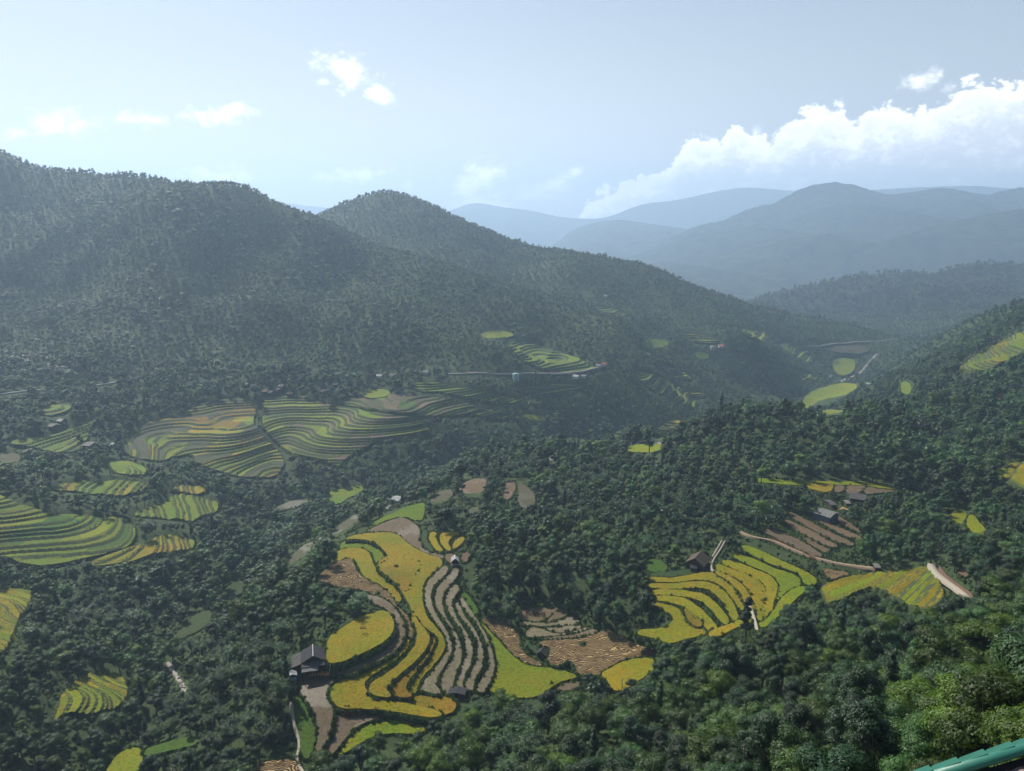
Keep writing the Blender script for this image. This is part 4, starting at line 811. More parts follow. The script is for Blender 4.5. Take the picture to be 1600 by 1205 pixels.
def house(u,v,w,l,h,rh,roof,wall,label,rz=0.,name='house',cat='house',ridge=None,windows=1,group=None,post=False,maskpad=1.15,floor=0.,oh=.6,D=None):
    if D is None: p=at(u,v)
    else:
        a,b=ray(u,v); p=Vector((float(a)*D,D,float(samp(np.array([float(a)*D]),np.array([D]))[0])))
    r=empty(name,(p.x,p.y,p.z+.3+floor),rz); tag(r,label,cat,group)
    if post:
        L=[boxvf(sx*(w/2-.1)-.09,sx*(w/2-.1)+.09,sy*(l/2-.1)-.09,sy*(l/2-.1)+.09,-1.5-floor,h) for sx in(-1,1) for sy in(-1,0,1)]
        for q in L: mesh_obj('post',*q,M['wood'],r)
        mesh_obj('floor',*boxvf(-w/2,w/2,-l/2,l/2,-.12,.06),M['wood'],r); mesh_obj('wall',*boxvf(-w/2+.25,w/2-.25,-l/2+l*.35,l/2-.15,.06,h-.2),M[wall],r)
    else:
        mesh_obj('wall',*gable_wall(w,l,h,h+rh),M[wall],r)
        mesh_obj('door',*boxvf(-.5,.5,-l/2-.05,-l/2+.02,0,2.0),M['voidm'],r)
        for k in range(windows):
            for sx in ((-1,1) if w>5 else (1,)):
                x=sx*w*(.27+.0*k); f=mesh_obj('window',*boxvf(x-.5,x+.5,-l/2-.04,-l/2+.02,1.0+k*2.8,2.0+k*2.8),M['voidm'],r)
    rf=mesh_obj('roof',*gable_roof(w,l,h,h+rh,oh),M[roof],r)
    if ridge: mesh_obj('ridge_cap',*boxvf(-.16,.16,-l/2-oh-.05,l/2+oh+.05,h+rh-.02,h+rh+.10),M[ridge],rf)
    d=p.y*cp-p.z*sp; k=1200/d
    s_=max(w,l)*.55*k*maskpad; uc,vc=proj(p.x,p.y,p.z+h*.6); mask_px([(uc-s_,vc-s_*.45-(h*.4)*k),(uc+s_,vc-s_*.45-(h*.4)*k),(uc+s_,vc+s_*.35),(uc-s_,vc+s_*.35)],p.y)
    LOWER.append((np.array([(p.x-w/2,p.y-l/2),(p.x+w/2,p.y-l/2),(p.x+w/2,p.y+l/2),(p.x-w/2,p.y+l/2)]),lambda x,y:samp(x,y)-.05))
    HOUSES.append((p.x,p.y,max(w,l)*.6)); return r
# farmhouse with the stepped lean-to roofs
hr=house(490,1037,9.0,8.4,3.6,2.5,'rdark','wood','large dark grey farmhouse with a white ridge line, left of the oval golden field',math.radians(15),name='farmhouse',cat='farmhouse',ridge='ridge',maskpad=1.3)
mesh_obj('lean_to_roof',*jn([flipz(slab([(-4.9,-4.35,3.35),(-4.9,-7.1,2.75),(4.7,-7.1,2.75),(4.7,-4.35,3.35)],.12))]),M['rgrey'],hr)
mesh_obj('lower_roof',*jn([flipz(slab([(-4.9,-6.9,2.45),(-4.9,-9.3,1.95),(1.9,-9.3,1.95),(1.9,-6.9,2.45)],.1))]),M['rpale'],hr)['label']='lighter low sheet roof in front'
mesh_obj('side_roof',*jn([slab([(-9.1,-5.0,2.1),(-4.95,-5.0,3.3),(-4.95,5.0,3.3),(-9.1,5.0,2.1)],.12)]),M['rgrey'],hr)
mesh_obj('side_wall',*boxvf(-8.7,-4.6,-4.5,4.3,-1.,2.0),M['wood'],hr)
for x in (-4.6,-2.4,1.7,4.5): mesh_obj('post',*boxvf(x-.09,x+.09,-7.0 if x>1.8 else -9.0,-6.82 if x>1.8 else -8.82,-.8,2.6 if x>1.8 else 2.0),M['wood'],hr)
uc,vc=proj(*(hr.location+Vector((-5,-4,1)))); mask_px([(456,1000),(512,1000),(512,1046),(456,1046)],hr.location.y)
tp=house(457,1066,3.4,3.0,2.4,.7,'rwhite','wood','tiny stilted shed with white and blue-grey roof sheets, below the dark farmhouse',math.radians(20),name='shed',cat='shed',post=True,floor=1.2,oh=.3,windows=0)
mesh_obj('lower_roof',*flipz(slab([(-1.9,-1.6,1.7),(-1.9,-3.2,1.25),(1.7,-3.2,1.25),(1.7,-1.6,1.7)],.08)),M['rblue'],tp)
wh=house(711,884,3.6,4.6,2.7,1.5,'rwhite','wood','white-roofed field hut on stilts at the top of the grey stubble strips',math.radians(7),name='hut',cat='hut',post=True,floor=1.0,oh=.45,ridge='ridge')
mesh_obj('railing',*jn([boxvf(-1.8,3.4,-3.0,-2.92,.55,.72),boxvf(-1.8,-1.7,-3.0,-2.92,-1.9,.7),boxvf(3.3,3.4,-3.0,-2.92,-1.9,.7)]),M['ridge'],wh)
mesh_obj('platform',*boxvf(-2.6,2.7,-3.0,2.4,-.35,-.18),M['wood'],wh); mesh_obj('lower_wall',*boxvf(-2.3,2.4,-2.6,2.1,-2.2,-.4),M['wood'],wh)
house(715,1086,6.8,4.4,1.7,.5,'rdark','wood','low dark shed with one flat sloping roof at the foot of the grey stubble strips',math.radians(-8),name='shed',cat='shed',windows=0,oh=.3)
house(847,1026,3.6,3.8,2.3,1.1,'rdark','wood','small dark gabled hut at the left end of the large straw-striped field',math.radians(-25),name='hut',cat='hut',windows=0,oh=.5)
bh=house(1090,884,9.0,10.0,3.0,3.2,'rbrown','wood','brown gabled house under the dark wood, above the golden fan of paddies',math.radians(-32),cat='house',oh=.8)
house(1083,890,5.2,3.0,1.7,.6,'rdark','wood','low grey lean-to shed with a white patch at the foot of the brown gabled house',math.radians(82),name='shed',cat='shed',windows=0,oh=.3)
house(1291,812,10.5,10.0,4.2,1.5,'rpale','bluewall','pale-roofed farmhouse with blue-grey walls above the reddish ploughed strips',math.radians(38),name='farmhouse',cat='farmhouse',oh=.8)
house(1297,791,9,3.6,2.3,.5,'rgrey','wood','long low grey shed right behind the pale-roofed farmhouse',math.radians(-82),name='shed',cat='shed',windows=0,oh=.4)
house(1340,782,11,8.5,2.8,1.7,'rgrey','wood','broad grey-brown roofed house behind and right of the pale-roofed farmhouse',math.radians(62),oh=.9)
house(1323,789,6,2.6,1.8,.4,'rpale','wood','small pale-topped store beside the heap of yellow planks',math.radians(85),name='shed',cat='shed',windows=0,oh=.3)
house(1369,890,4.6,2.4,1.9,.35,'rpale','wood','small open shelter with a pale flat roof at the end of the earth road',math.radians(80),name='shelter',cat='shelter',post=True,oh=.3)
# far houses
for (u,v,w,l,h,rh,rf,wl,lb,rz) in [(85,669,10,8,3,1.6,'rpale','wood','lower of two pale-roofed houses at the far left, the greyer one',60),(97,661,8,7,3,1.6,'rwhite','wood','upper of two pale-roofed houses at the far left, the whiter one',70),
 (143,698,15,9,3,1.8,'rpale','wood','pale grey roofed barn on stilts at the right end of the far left green terraces',75),(178,697,6,4,2.5,1,'rwhite','wood','tiny white-roofed shelter in trees left of the great terraced hillside',70),
 (621,784,11,8,3,1.3,'rwhite','plaster','bright white-roofed house in the valley trees, largest of three together',70),(609,783,4.5,4,2.5,1,'rwhite','plaster','small white-roofed hut left of the bright white-roofed house',80),(604,797,8,6,2.6,1.,'rpale','plaster','grey-white roofed house just below the bright white-roofed house',75),
 (593,590,11,8,3,1.5,'rwhite','plaster','glaring white-roofed house against the foot of the mountain, above the smooth green knoll',80),(612,589,14,6,3,1,'rgrey','plaster','long grey-roofed house right of the glaring white-roofed one',82),(666,584,13,7,3,1.6,'rpale','plaster','pale tan roofed house at the foot of the mountain, right of the glaring white-roofed one',80),
 (806,594,9,9,9,1.5,'rteal','teal','tall narrow teal house in front of a row of dark conifers',10),(900,591,12,8,3.5,1.5,'rwhite','plaster','white-roofed house on the thin valley road',75),(912,590,12,7,3,1.4,'rpale','plaster','grey-roofed house right of the white-roofed one on the valley road',80),(936,574,10,8,3.5,1.5,'rpale','plaster','pale house where the thin valley road turns uphill',60),(944,571,8,7,3,1.4,'rred','plaster','reddish-roofed house at the top bend of the thin valley road',80),
 (1126,543,17,9,4,2,'rred','plaster','red-roofed house far up the valley',85),(1113,546,7,7,6,1.2,'rwhite','plaster','small white house left of the red-roofed house',0),(1298,590,13,8,3,1.6,'rpale','plaster','pale-roofed house beside the far river, below the square field',70),(1357,602,9,7,3,1.5,'rwhite','plaster','white-roofed hut on the right bank of the far river',60),(946,464,9,7,3,1.4,'rwhite','plaster','white speck of a house high on the left slope of the valley',80),
 (1013,556,8,6,4,1.2,'rwhite','plaster','small white house in trees left of the red-roofed house, below a green tree',20)]:
    house(u,v,w,l,h,rh,rf,wl,lb,math.radians(rz),windows=1,oh=.6,maskpad=.6)
VG='grey-roofed houses of the hamlet under the mountain'
for k,(u,v,w,rf) in enumerate([(386,604,9,'rpale'),(398,606,9,'rgrey'),(415,614,15,'rbrown'),(424,616,12,'rgrey'),(441,606,14,'rgrey'),(436,612,13,'rbrown'),(472,609,9,'rgrey'),(497,611,12,'rpale'),(505,615,10,'rgrey'),(524,604,6,'rwhite'),(533,610,10,'rgrey'),(612,600,9,'rgrey'),(454,618,10,'rbrown')]):
    house(u,v,w,7,3,1.7,rf,'wood',['leftmost small roof of the hamlet above the great terraced hillside','second roof from the left in the hamlet, half hidden by trees','long brown roof at the left front of the hamlet','grey roof right behind the long brown one of the hamlet','highest and widest grey roof in the middle of the hamlet','brown roof just below the widest grey roof of the hamlet','small grey roof in the gap right of the middle of the hamlet','pale gabled roof right of the middle of the hamlet','grey roof below the pale gabled one of the hamlet','tiny white roof at the right end of the hamlet','rightmost grey roof of the hamlet','lone grey roof between the hamlet and the smooth green knoll','lowest brown roof of the hamlet, on the terrace edge'][k],math.radians(75+8*((k*37)%5-2)),group=VG,maskpad=.35,oh=.5)
# ---------------------------------------------------------------- small things in the fields
def sheaf_mesh():
    rg=np.random.default_rng(5); P=[]
    for k in range(14):
        a=k*.45; P.append(tube([(.42*math.cos(a),.42*math.sin(a),-.1),(.06*math.cos(a),.06*math.sin(a),.75),(.22*math.cos(a+.4),.22*math.sin(a+.4),1.05)],[.09,.05,.07],4))
    return joinvf(P)
M['sheafred']=plain('dark_straw',(.15,.06,.03),.95,.4,3.); M['sheafgold']=plain('golden_straw',(.42,.22,.08),.95,.35,3.); M['plank']=plain('yellow_planks',(.55,.36,.14),.8,.2,1.)
sv,sf=sheaf_mesh(); SH={k:mesh_obj('sheaf',sv,sf,M[k],link=False).data for k in('sheafred','sheafgold')}
def sheaves(pts,mk,label,group,s=1.):
    for (u,v) in pts:
        p=at(u,v); o=bpy.data.objects.new('straw_sheaf',SH[mk]); o.location=p+Vector((0,0,.35)); o.rotation_euler=(0,0,random.uniform(0,6)); q=s*random.uniform(.8,1.2); o.scale=(q,q,q); COL.objects.link(o); tag(o,label,'sheaf',group)
R_=random.Random(3)
sheaves([(539+k*2.9+R_.uniform(-.7,.7),1108+j*3.0+(k%2)+R_.uniform(-.6,.6)) for k in range(12) for j in range(4)],'sheafred','dark red-brown straw sheaf standing in the close rows below the golden paddy','dark straw sheaves in rows on the tan stubble field',1.25)
sheaves([(469,1052),(475,1052.5),(485,1057),(488,1055.5),(497,1055),(501,1056),(504,1054.5),(508,1056),(512,1055.5),(484,1055),(492,1056)],'sheafgold','rusty straw sheaf in the loose row in front of the dark-roofed farmhouse','rusty straw sheaves in front of the farmhouse',1.1)
sheaves([(822+k*2.6+R_.uniform(-.8,.8),960+j*2.5+R_.uniform(-.7,.7)+k*.1) for k in range(12) for j in range(3)],'sheafred','dark red sheaf packed on the topmost brown plot under the wood','dark red sheaves on the plot under the central wood',1.1)
sheaves([(1206+k*2.2,842.5+k*.93+(k**1.5)*.02) for k in range(32)],'sheafgold','orange straw sheaf laid out along the lower edge of the earth road','orange straw sheaves drying along the earth road',1.0)
# yellow plank heap
pr=empty('plank_heap',tuple(at(1318,797)),0.4); tag(pr,'heap of split yellow planks beside the pale-roofed farmhouse','plank heap')
for k in range(16):
    v_,f_=boxvf(-2.6,2.6,-.12,.12,0,.07); ro=Matrix.Rotation(R_.uniform(-.35,.35),4,'Z')@Matrix.Rotation(R_.uniform(-.06,.06),4,'Y'); v_=[tuple(ro@Vector(p)+Vector((R_.uniform(-2.2,2.2),-2.2+k*.28,.5+R_.uniform(0,.3)))) for p in v_]
    mesh_obj('plank',v_,f_,M['plank'],pr)
def pole(u,v,hh,lean,mat,label,name='pole',cat='pole',r=.07):
    p=at(u,v); P_=[(0,0,-.6),(lean*.5,0,hh*.5),(lean,0,hh)]; vv,ff=tube(P_,[r,r*.85,r*.6],7); cap=boxvf(lean-.35,lean+.35,-.04,.04,hh-.45,hh-.37)
    o=mesh_obj(name,vv,ff,mat,smooth=True); o.location=p; tag(o,label,cat); return o
pole(514,1052,4.4,.9,M['ridge'],'white leaning pole at the right front corner of the dark-roofed farmhouse',r=.10)
pole(538,1053,1.7,.05,M['wood'],'short dark upright post on the tan stubble strip right of the white pole',name='post',cat='post',r=.16)
pole(971,1092,8.5,.1,M['wood'],'tall bare trunk standing in front of the golden field right of the spiky palm',name='bare_trunk',cat='dead tree',r=.16)
# ring of cut rice on the oval field and pale spread on the brown plot
o_=at(567.5,990); rg_,rf_=tube([(1.3*math.cos(a),.8*math.sin(a),0) for a in np.linspace(0,6.28,14)],[.22]*14,5); q=mesh_obj('straw_ring',rg_,rf_,M['sheafred']); q.location=o_+Vector((0,0,2.9)); tag(q,'small dark ring of trampled straw in the middle of the oval golden field','straw ring')
p_=[at(615,834),at(622,830),at(633,829),at(634,832),at(624,836)]; q=mesh_obj('drying_mat',[tuple(x+Vector((0,0,.75))) for x in p_]+[tuple(x+Vector((0,0,.55))) for x in p_],[(0,1,2,3,4),(9,8,7,6,5)]+[(i,i+5,(i+1)%5+5,(i+1)%5) for i in range(5)],plain('pinkish_mat',(.42,.32,.26),.9,.15,1.)); tag(q,'pale pinkish drying mat laid on the brown harvested plot above the largest golden field','drying mat')
# ---------------------------------------------------------------- spiky palm clump, lone tall tree, conifers
def palm_clump():
    p=at(936,1088); r=empty('spiky_palm',tuple(p)); tag(r,'big clump of spiky strap-leaved palms at the edge of the lowest golden field','palm')
    rg=np.random.default_rng(3); heads=[(-3.4,.5,4.2),(-1.4,-.8,5.4),(.8,.6,6.0),(2.6,-.6,4.6),(3.9,1.0,3.4),(0,-1.6,3.6),(-2.2,1.6,5.0)]
    for hx,hy,hz in heads:
        tv,tf=tube([(hx*.35,hy*.35,-.8),(hx*.7,hy*.7,hz*.5),(hx,hy,hz)],[.16,.13,.1],6); mesh_obj('trunk',tv,tf,M['bark'],r,smooth=True)
        V=[];F=[]
        for k in range(60):
            a=rg.uniform(0,6.28); el=rg.uniform(-.5,1.3); L=rg.uniform(1.5,2.5); d=np.array([math.cos(a)*math.cos(el),math.sin(a)*math.cos(el),math.sin(el)]); s=np.array([-math.sin(a),math.cos(a),0])
            pts=[np.array([hx,hy,hz])+d*L*t+np.array([0,0,-1.3*t*t*math.cos(el)]) for t in(0,.35,.7,1)]; w=[.12,.30,.22,.02]; o=len(V)
            for q_,ww in zip(pts,w): V+= [q_-s*ww,q_+s*ww]
            for i in range(3): F+=[(o+2*i,o+2*i+1,o+2*i+3),(o+2*i,o+2*i+3,o+2*i+2)]
        mesh_obj('leaf_rosette',V,np.array(F),LF['bamboo'],r)
palm_clump(); mask_px([(906,1046),(966,1046),(970,1082),(902,1082)],at(936,1088).y*.97); mask_px([(1147,924),(1179,924),(1182,1006),(1145,1006)],at(1163,1016).y*.97)
def single_tree(u,v,kind,mat,seed,s,label,name='tree',cat='tree',n=5000,leaf=.32,bark='bark'):
    p=at(u,v); r=empty(name,tuple(p),random.uniform(0,6)); r.scale=s; tag(r,label,cat)
    mesh_obj('crown',*crown(kind,n,leaf,seed),LF[mat],r); mesh_obj('trunk',*trunk(kind,seed),M[bark],r,smooth=True); HOUSES.append((p.x,p.y,2.0)); return r
single_tree(1163,1006,'sparse','dark',42,(1.5,1.5,1.32),'lone tall dark tree with a thin ragged crown before the golden fan',n=5200,leaf=.42)
for k,(u,v,s_,lb) in enumerate([(823,603,1.1,'leftmost dark conifer in the row right of the tall teal house'),(829,604,1.3,'second conifer in the row right of the tall teal house'),(836,602,1.4,'third and tallest conifer right of the tall teal house'),(843,604,1.1,'fourth conifer in the row right of the tall teal house'),(858,603,1.25,'rightmost conifer, standing apart in front of the tall green terraces')]):
    single_tree(u,v,'column','dark',60+k,(s_*1.3,s_*1.3,s_*1.25),lb,name='conifer',cat='conifer',n=500,leaf=1.0)
for (u,v,kd,s_,lb) in [(126,700,'tall',1.3,'dark tree standing alone inside the far left green terraces'),(640,716,'column',1.9,'tall pointed dark tree above the valley forest, right of the great terraced hillside'),(652,716,'column',1.7,'dark pointed tree close right of the tallest pointed one'),(722,768,'tall',1.0,'dark slender tree in front of the left russet hilltop field'),(771,775,'round',1.5,'big round dark tree between the two russet hilltop fields'),(716,778,'tall',1.1,'leftmost dark tree in front of the left russet hilltop field'),(910,1012,'bush',1.9,'small lone tree inside the large straw-striped field'),(972,992,'round',.62,'round bush-like tree at the upper right corner of the large straw-striped field'),(620,886,'bush',1.1,'small dark shrub on the edge of the lobe of golden rice'),(590,930,'bush',1.6,'shrub on the tan stubble strip above the oval golden field'),(985,1072,'bush',1.9,'small bush right of the tall bare trunk')]:
    single_tree(u,v,kd,'dark' if kd!='bush' else 'grass',int(u),(s_,s_,s_),lb,n=1800 if kd!='bush' else 700,leaf=.5 if kd!='bush' else .3)
# ---------------------------------------------------------------- roof corner right below the camera
M['greenmetal']=plain('green_painted_metal',(.03,.15,.105),.45,.2,3.,.4); M['pinktile']=plain('weathered_pink_sheet',(.22,.16,.14),.8,.25,2.5)
def near_roof():
    def pt(u,v,d):
        a,b=ray(u,v); return Vector((float(a)*d,d,float(b)*d))
    A=pt(1405,1229,6.1); B=pt(1720,1135,6.6); dx=(B-A); L=dx.length; dx.normalize(); side=Vector((dx.y,-dx.x,0)).normalized()   # towards the house, right and back
    up=side.cross(dx); up=up if up.z>0 else -up
    Mx=Matrix((dx,side,up)).transposed().to_4x4(); Mx.translation=A
    r=empty('green_metal_roof',(0,0,0)); r.matrix_world=Mx; tag(r,'corner of a roof with a shiny green metal verge cap, at the bottom right corner right below the viewer','roof')
    # verge cap: half round, running along x
    V=[];F=[]; n=14
    for i in range(2):
        for k in range(n+1):
            a=math.pi*(-.12+1.24*k/n); V.append((i*L,.056*math.cos(a),.045*math.sin(a)))
    for k in range(n): F.append((k,k+1,n+1+k+1,n+1+k))
    V+=[(0,-.02,-.03),(L,-.02,-.03)]
    cap=mesh_obj('verge_cap',V[:-2],F,M['greenmetal'],r,smooth=True)
    m=cap.modifiers.new('t','SOLIDIFY'); m.thickness=.008
    # overlapping sheet ends under the cap, stepping up
    for k in range(7):
        x=.02+k*.30; v,f=jn([([(x,-.02,.035),(x+.36,-.02,.050),(x+.36,-.085,.052),(x+.10,-.08,.037),(x,-.03,.028),(x,-.02,.020),(x+.36,-.02,.035),(x+.36,-.085,.037),(x+.10,-.08,.022),(x,-.03,.013)],[(0,4,3,2,1),(5,6,7,8,9),(0,1,6,5),(1,2,7,6),(2,3,8,7),(3,4,9,8),(4,0,5,9)])])
        mesh_obj('sheet_end',v,f,M['greenmetal'],r)
    # pinkish corrugated slope beyond the cap
    V=[];F=[]; nx=90; ny=2
    for j in range(ny):
        for i in range(nx): V.append((i/(nx-1)*L,.105+j*2.2,-.05-.02+.005*math.sin(i*1.1)-j*.25))
    for i in range(nx-1): F.append((i,i+1,nx+i+1,nx+i))
    sh=mesh_obj('roof_sheet',V,F,M['pinktile'],r,smooth=True); m=sh.modifiers.new('t','SOLIDIFY'); m.thickness=.01
    mesh_obj('gap_shade',*boxvf(0,L,.03,.10,-.28,-.06),M['voidm'],r)  # near-black strip between cap and sheet: the gap's shade put in as colour
near_roof()
# ================================================================ ground mesh, lowered under fields, paths and houses
HT=H.copy()
for (Wp,fn) in LOWER:
    x0,y0=Wp.min(0)-8; x1,y1=Wp.max(0)+8
    i0=max(0,int((x0-GX0)/GS)); i1=min(len(gx)-1,int((x1-GX0)/GS)+1); j0=max(0,int((y0-GY0)/GS)); j1=min(len(gy)-1,int((y1-GY0)/GS)+1)
    X,Y=np.meshgrid(gx[i0:i1+1],gy[j0:j1+1]); ins=inpoly(X,Y,Wp); d=ins.copy()
    near=np.zeros_like(ins)
    for ox in(-4.,0,4.):
        for oy in(-4.,0,4.):
            if ox or oy: near|=inpoly(X+ox,Y+oy,Wp)
    g=fn(X.ravel(),Y.ravel()).reshape(X.shape); sub=HT[j0:j1+1,i0:i1+1]
    HT[j0:j1+1,i0:i1+1]=np.where(ins|near,np.minimum(sub,g),sub)
def grid_obj(name,X,Y,Z,mat,smooth=True):
    ny,nx=Z.shape; j,i=np.meshgrid(np.arange(ny-1),np.arange(nx-1),indexing='ij'); q=np.c_[(j*nx+i).ravel(),(j*nx+i+1).ravel(),((j+1)*nx+i+1).ravel(),((j+1)*nx+i).ravel()]
    return mesh_obj(name,np.c_[X.ravel(),Y.ravel(),Z.ravel()],q,mat,smooth=smooth)
gr=grid_obj('ground',MX,MY,HT,M['ground']); tag(gr,kind='structure')
# ================================================================ forest
def cand(y0,y1,s):
    X=[];Y=[]
    ys=np.arange(y0,y1,s)
    for y in ys:
        xm=.74*y+45; xs=np.arange(-xm,xm,s); X.append(xs+RNG.uniform(-.5,.5,len(xs))*s); Y.append(y+RNG.uniform(-.5,.5,len(xs))*s)
    return np.concatenate(X),np.concatenate(Y)
bands=[(18,70,4.6),(70,150,5.6),(150,500,7.6),(500,1100,9.2),(1100,1700,8.6),(1700,2880,10.)]
XS=[];YS=[];SP=[]
for b in bands:
    x,y=cand(*b); XS.append(x);YS.append(y);SP.append(np.full(len(x),b[2]))
X=np.concatenate(XS);Y=np.concatenate(YS);SP=np.concatenate(SP); Z=samp(X,Y)
n=len(X); print('tree candidates',n)
def vn(sc,seed): return fbm(X,Y,sc,2,seed)
n1=vn(55,41); n2=vn(22,43); n3=vn(140,47); n4=vn(300,53)
r=RNG.uniform(0,1,n)
# kinds: 0 round mid,1 round dark,2 tall dark,3 tier mid,4 bamboo,5 column,6 tall mid,7 bush grass,8 bush bright,9 tier bright
kind=np.where(r<.26,0,np.where(r<.52,1,np.where(r<.66,2,np.where(r<.80,3,np.where(r<.93,6,np.where(r<.955,5,9))))))
U,V=proj(X,Y,Z)
nearright=(U>1380)&(V>930)
kind=np.where(nearright&(r>.35)&(r<.7),9,kind); kind=np.where(nearright&(r<.2),0,kind); kind=np.where((V>1060)&(r>.8)&(r<.93),9,kind)
zone=((U>300)&(U<460)&(V>985)&(V<1180))|((U>380)&(U<700)&(V>380)&(V<480)&(n2>.1))|((U>880)&(U<1250)&(V>740)&(V<850)&(n1>-.1))
bam=((n1>.25)&(r<.8)|(zone&(r<.8)))&~((V>1000)&(U>1000)&(r>.12)); kind=np.where(bam,4,kind)
scl=(.62+1.15*RNG.beta(2,3,n))*(1+.28*n2)*np.where(n3>.15,1.15,.95)*np.where(Y>1100,.78,1.)
scl*=np.where((SP>8)&(Y<1100),1.12,1.)
darkzone=((U>325)&(U<420)&(V>915)&(V<1010)); kind=np.where(darkzone&(r<.8),1,kind); scl=np.where(darkzone,scl*1.25,scl)
scl=np.where((Y<110),scl*.72,scl); scl=np.where((Y<60),scl*.75,scl); scl=np.where((Y>=110)&(Y<200),scl*.85,scl)
# open scrub patches
scr=((n2>.42)&(n4>-.1)&(r<.8))|((n4>.42)&(n2>.0)&(Y>1000)&(r<.7)); 
ht=np.array([9.2,9.2,12.5,9.6,11,13,12.5,1.8,1.8,9.6]); rd=np.array([4.,4.,2.8,4.4,3.6,1.6,2.8,1.5,1.5,4.4])
def blocked(kind,scl,idx):
    h=ht[kind]*scl; rr=rd[kind]*scl; x=X[idx];y=Y[idx];z=Z[idx]; bad=np.zeros(len(idx),bool)
    for (ox,fz) in ((0,0),(0,.35),(0,.68),(0,.97),(-.8,.62),(.8,.62),(-.65,.3),(.65,.3)):
        u,v=proj(x+ox*rr,y,z+fz*h); iu=(u/2).astype(int); iv=(v/2).astype(int); ok=(iu>=0)&(iu<800)&(iv>=0)&(iv<604)
        iu=np.clip(iu,0,799); iv=np.clip(iv,0,603); m=(MASK[iv,iu]>0)&ok
        bad|=m&(y<MD[iv,iu]*1.06+4)
    return bad
idx=np.arange(n); bad=blocked(kind,scl,idx)
bk=np.where(r<.5,7,8)
k2=np.where(scr,bk,kind); s2=np.where(scr,RNG.uniform(.9,1.9,n)*np.where(Y>1000,1.4,1),scl)
b1=idx[bad]; s_=RNG.uniform(.45,.75,len(b1))*scl[b1]; kk=kind[b1]; still=blocked(kk,s_,b1); k2[b1[~still]]=kk[~still]; s2[b1[~still]]=s_[~still]
b2=b1[still]; s_=RNG.uniform(.7,1.5,len(b2)); kk=bk[b2]; still2=blocked(kk,s_,b2); k2[b2]=kk; s2[b2]=s_
kill=np.zeros(n,bool); kill[b2[still2]]=True
b3=b2[still2]; s_=RNG.uniform(.3,.5,len(b3)); st=blocked(bk[b3],s_,b3); ok3=b3[~st]; kill[ok3]=False; s2[ok3]=s_[~st]
for (hx,hy,hr_) in HOUSES: kill|=((X-hx)**2+(Y-hy)**2<(hr_+1.5)**2)
# inside a field's own outline nothing grows
for (Wp,fn) in LOWER:
    x0,y0=Wp.min(0); x1,y1=Wp.max(0); c=np.where((X>x0)&(X<x1)&(Y>y0)&(Y<y1))[0]
    if len(c): kill[c[inpoly(X[c],Y[c],Wp)]]=True
kill|=(np.hypot(X-4,Y-5)<14)
# nothing right in front of the lens
dep=np.hypot(X,Y); kill|=(Y<30)&(X<18)
k2=k2[~kill]; s2=s2[~kill]; X=X[~kill];Y=Y[~kill];Z=Z[~kill]; U=U[~kill];V=V[~kill]; n=len(X)
# extra bushes thickening the open ground round the fields
xb,yb=cand(150,560,3.0); zb=samp(xb,yb); 
def ground_masked(x,y,z):
    bad=np.zeros(len(x),bool)
    for fz,ox in((0,0),(1.2,0),(.8,1),(.8,-1)):
        u,v=proj(x+ox,y,z+fz); iu=np.clip((u/2).astype(int),0,799); iv=np.clip((v/2).astype(int),0,603); bad|=(MASK[iv,iu]>0)&(y<MD[iv,iu]*1.06+4)
    return bad
gm=ground_masked(xb,yb,zb)|(fbm(xb,yb,18,2,77)<-.25)
for (hx,hy,hr_) in HOUSES: gm|=((xb-hx)**2+(yb-hy)**2<(hr_+1)**2)
for (Wp,fn) in LOWER:
    x0,y0=Wp.min(0); x1,y1=Wp.max(0); c=np.where((xb>x0)&(xb<x1)&(yb>y0)&(yb<y1))[0]
    if len(c): gm[c[inpoly(xb[c],yb[c],Wp)]]=True
xb=xb[~gm];yb=yb[~gm];zb=zb[~gm]
# ---- the 300 trees that show largest become objects of their own
h=ht[k2]*s2; w_=rd[k2]*s2; cov=np.zeros((604,800),bool); vis=np.zeros(n)
for i in np.argsort(Y)[:9000]:
    if Y[i]>330: break
    u,v=proj(X[i],Y[i],Z[i]+h[i]*.62); d=(Y[i]*cp-Z[i]*sp); ru=w_[i]/d*600; rv=max(h[i]*.36,w_[i]*.7)/d*600; u/=2; v/=2
    a0,a1=int(max(0,u-ru)),int(min(799,u+ru)); b0,b1_=int(max(0,v-rv)),int(min(603,v+rv))
    if a1<=a0 or b1_<=b0: continue
    yy,xx=np.ogrid[b0:b1_+1,a0:a1+1]; e=((xx-u)/max(ru,.5))**2+((yy-v)/max(rv,.5))**2<1; s=cov[b0:b1_+1,a0:a1+1]; vis[i]=(e&~s).sum(); s|=e
isbush=k2>=7; isbush&=(k2!=9)
score=np.where(isbush,0,vis); top=np.argsort(-score)[:300]; top=top[score[top]>12]; print('individual trees',len(top),'smallest',score[top[-1]] if len(top) else 0)
LABK={0:'round-crowned green tree',1:'round-crowned dark green tree',2:'tall dark green tree',3:'green tree with layered crown',4:'feathery pale bamboo clump',5:'narrow pointed dark tree',6:'tall mid green tree',9:'bright tree with layered crown'}
NMK={0:'broadleaf_tree',1:'broadleaf_tree',2:'broadleaf_tree',3:'broadleaf_tree',4:'bamboo_clump',5:'conifer',6:'broadleaf_tree',9:'broadleaf_tree'}
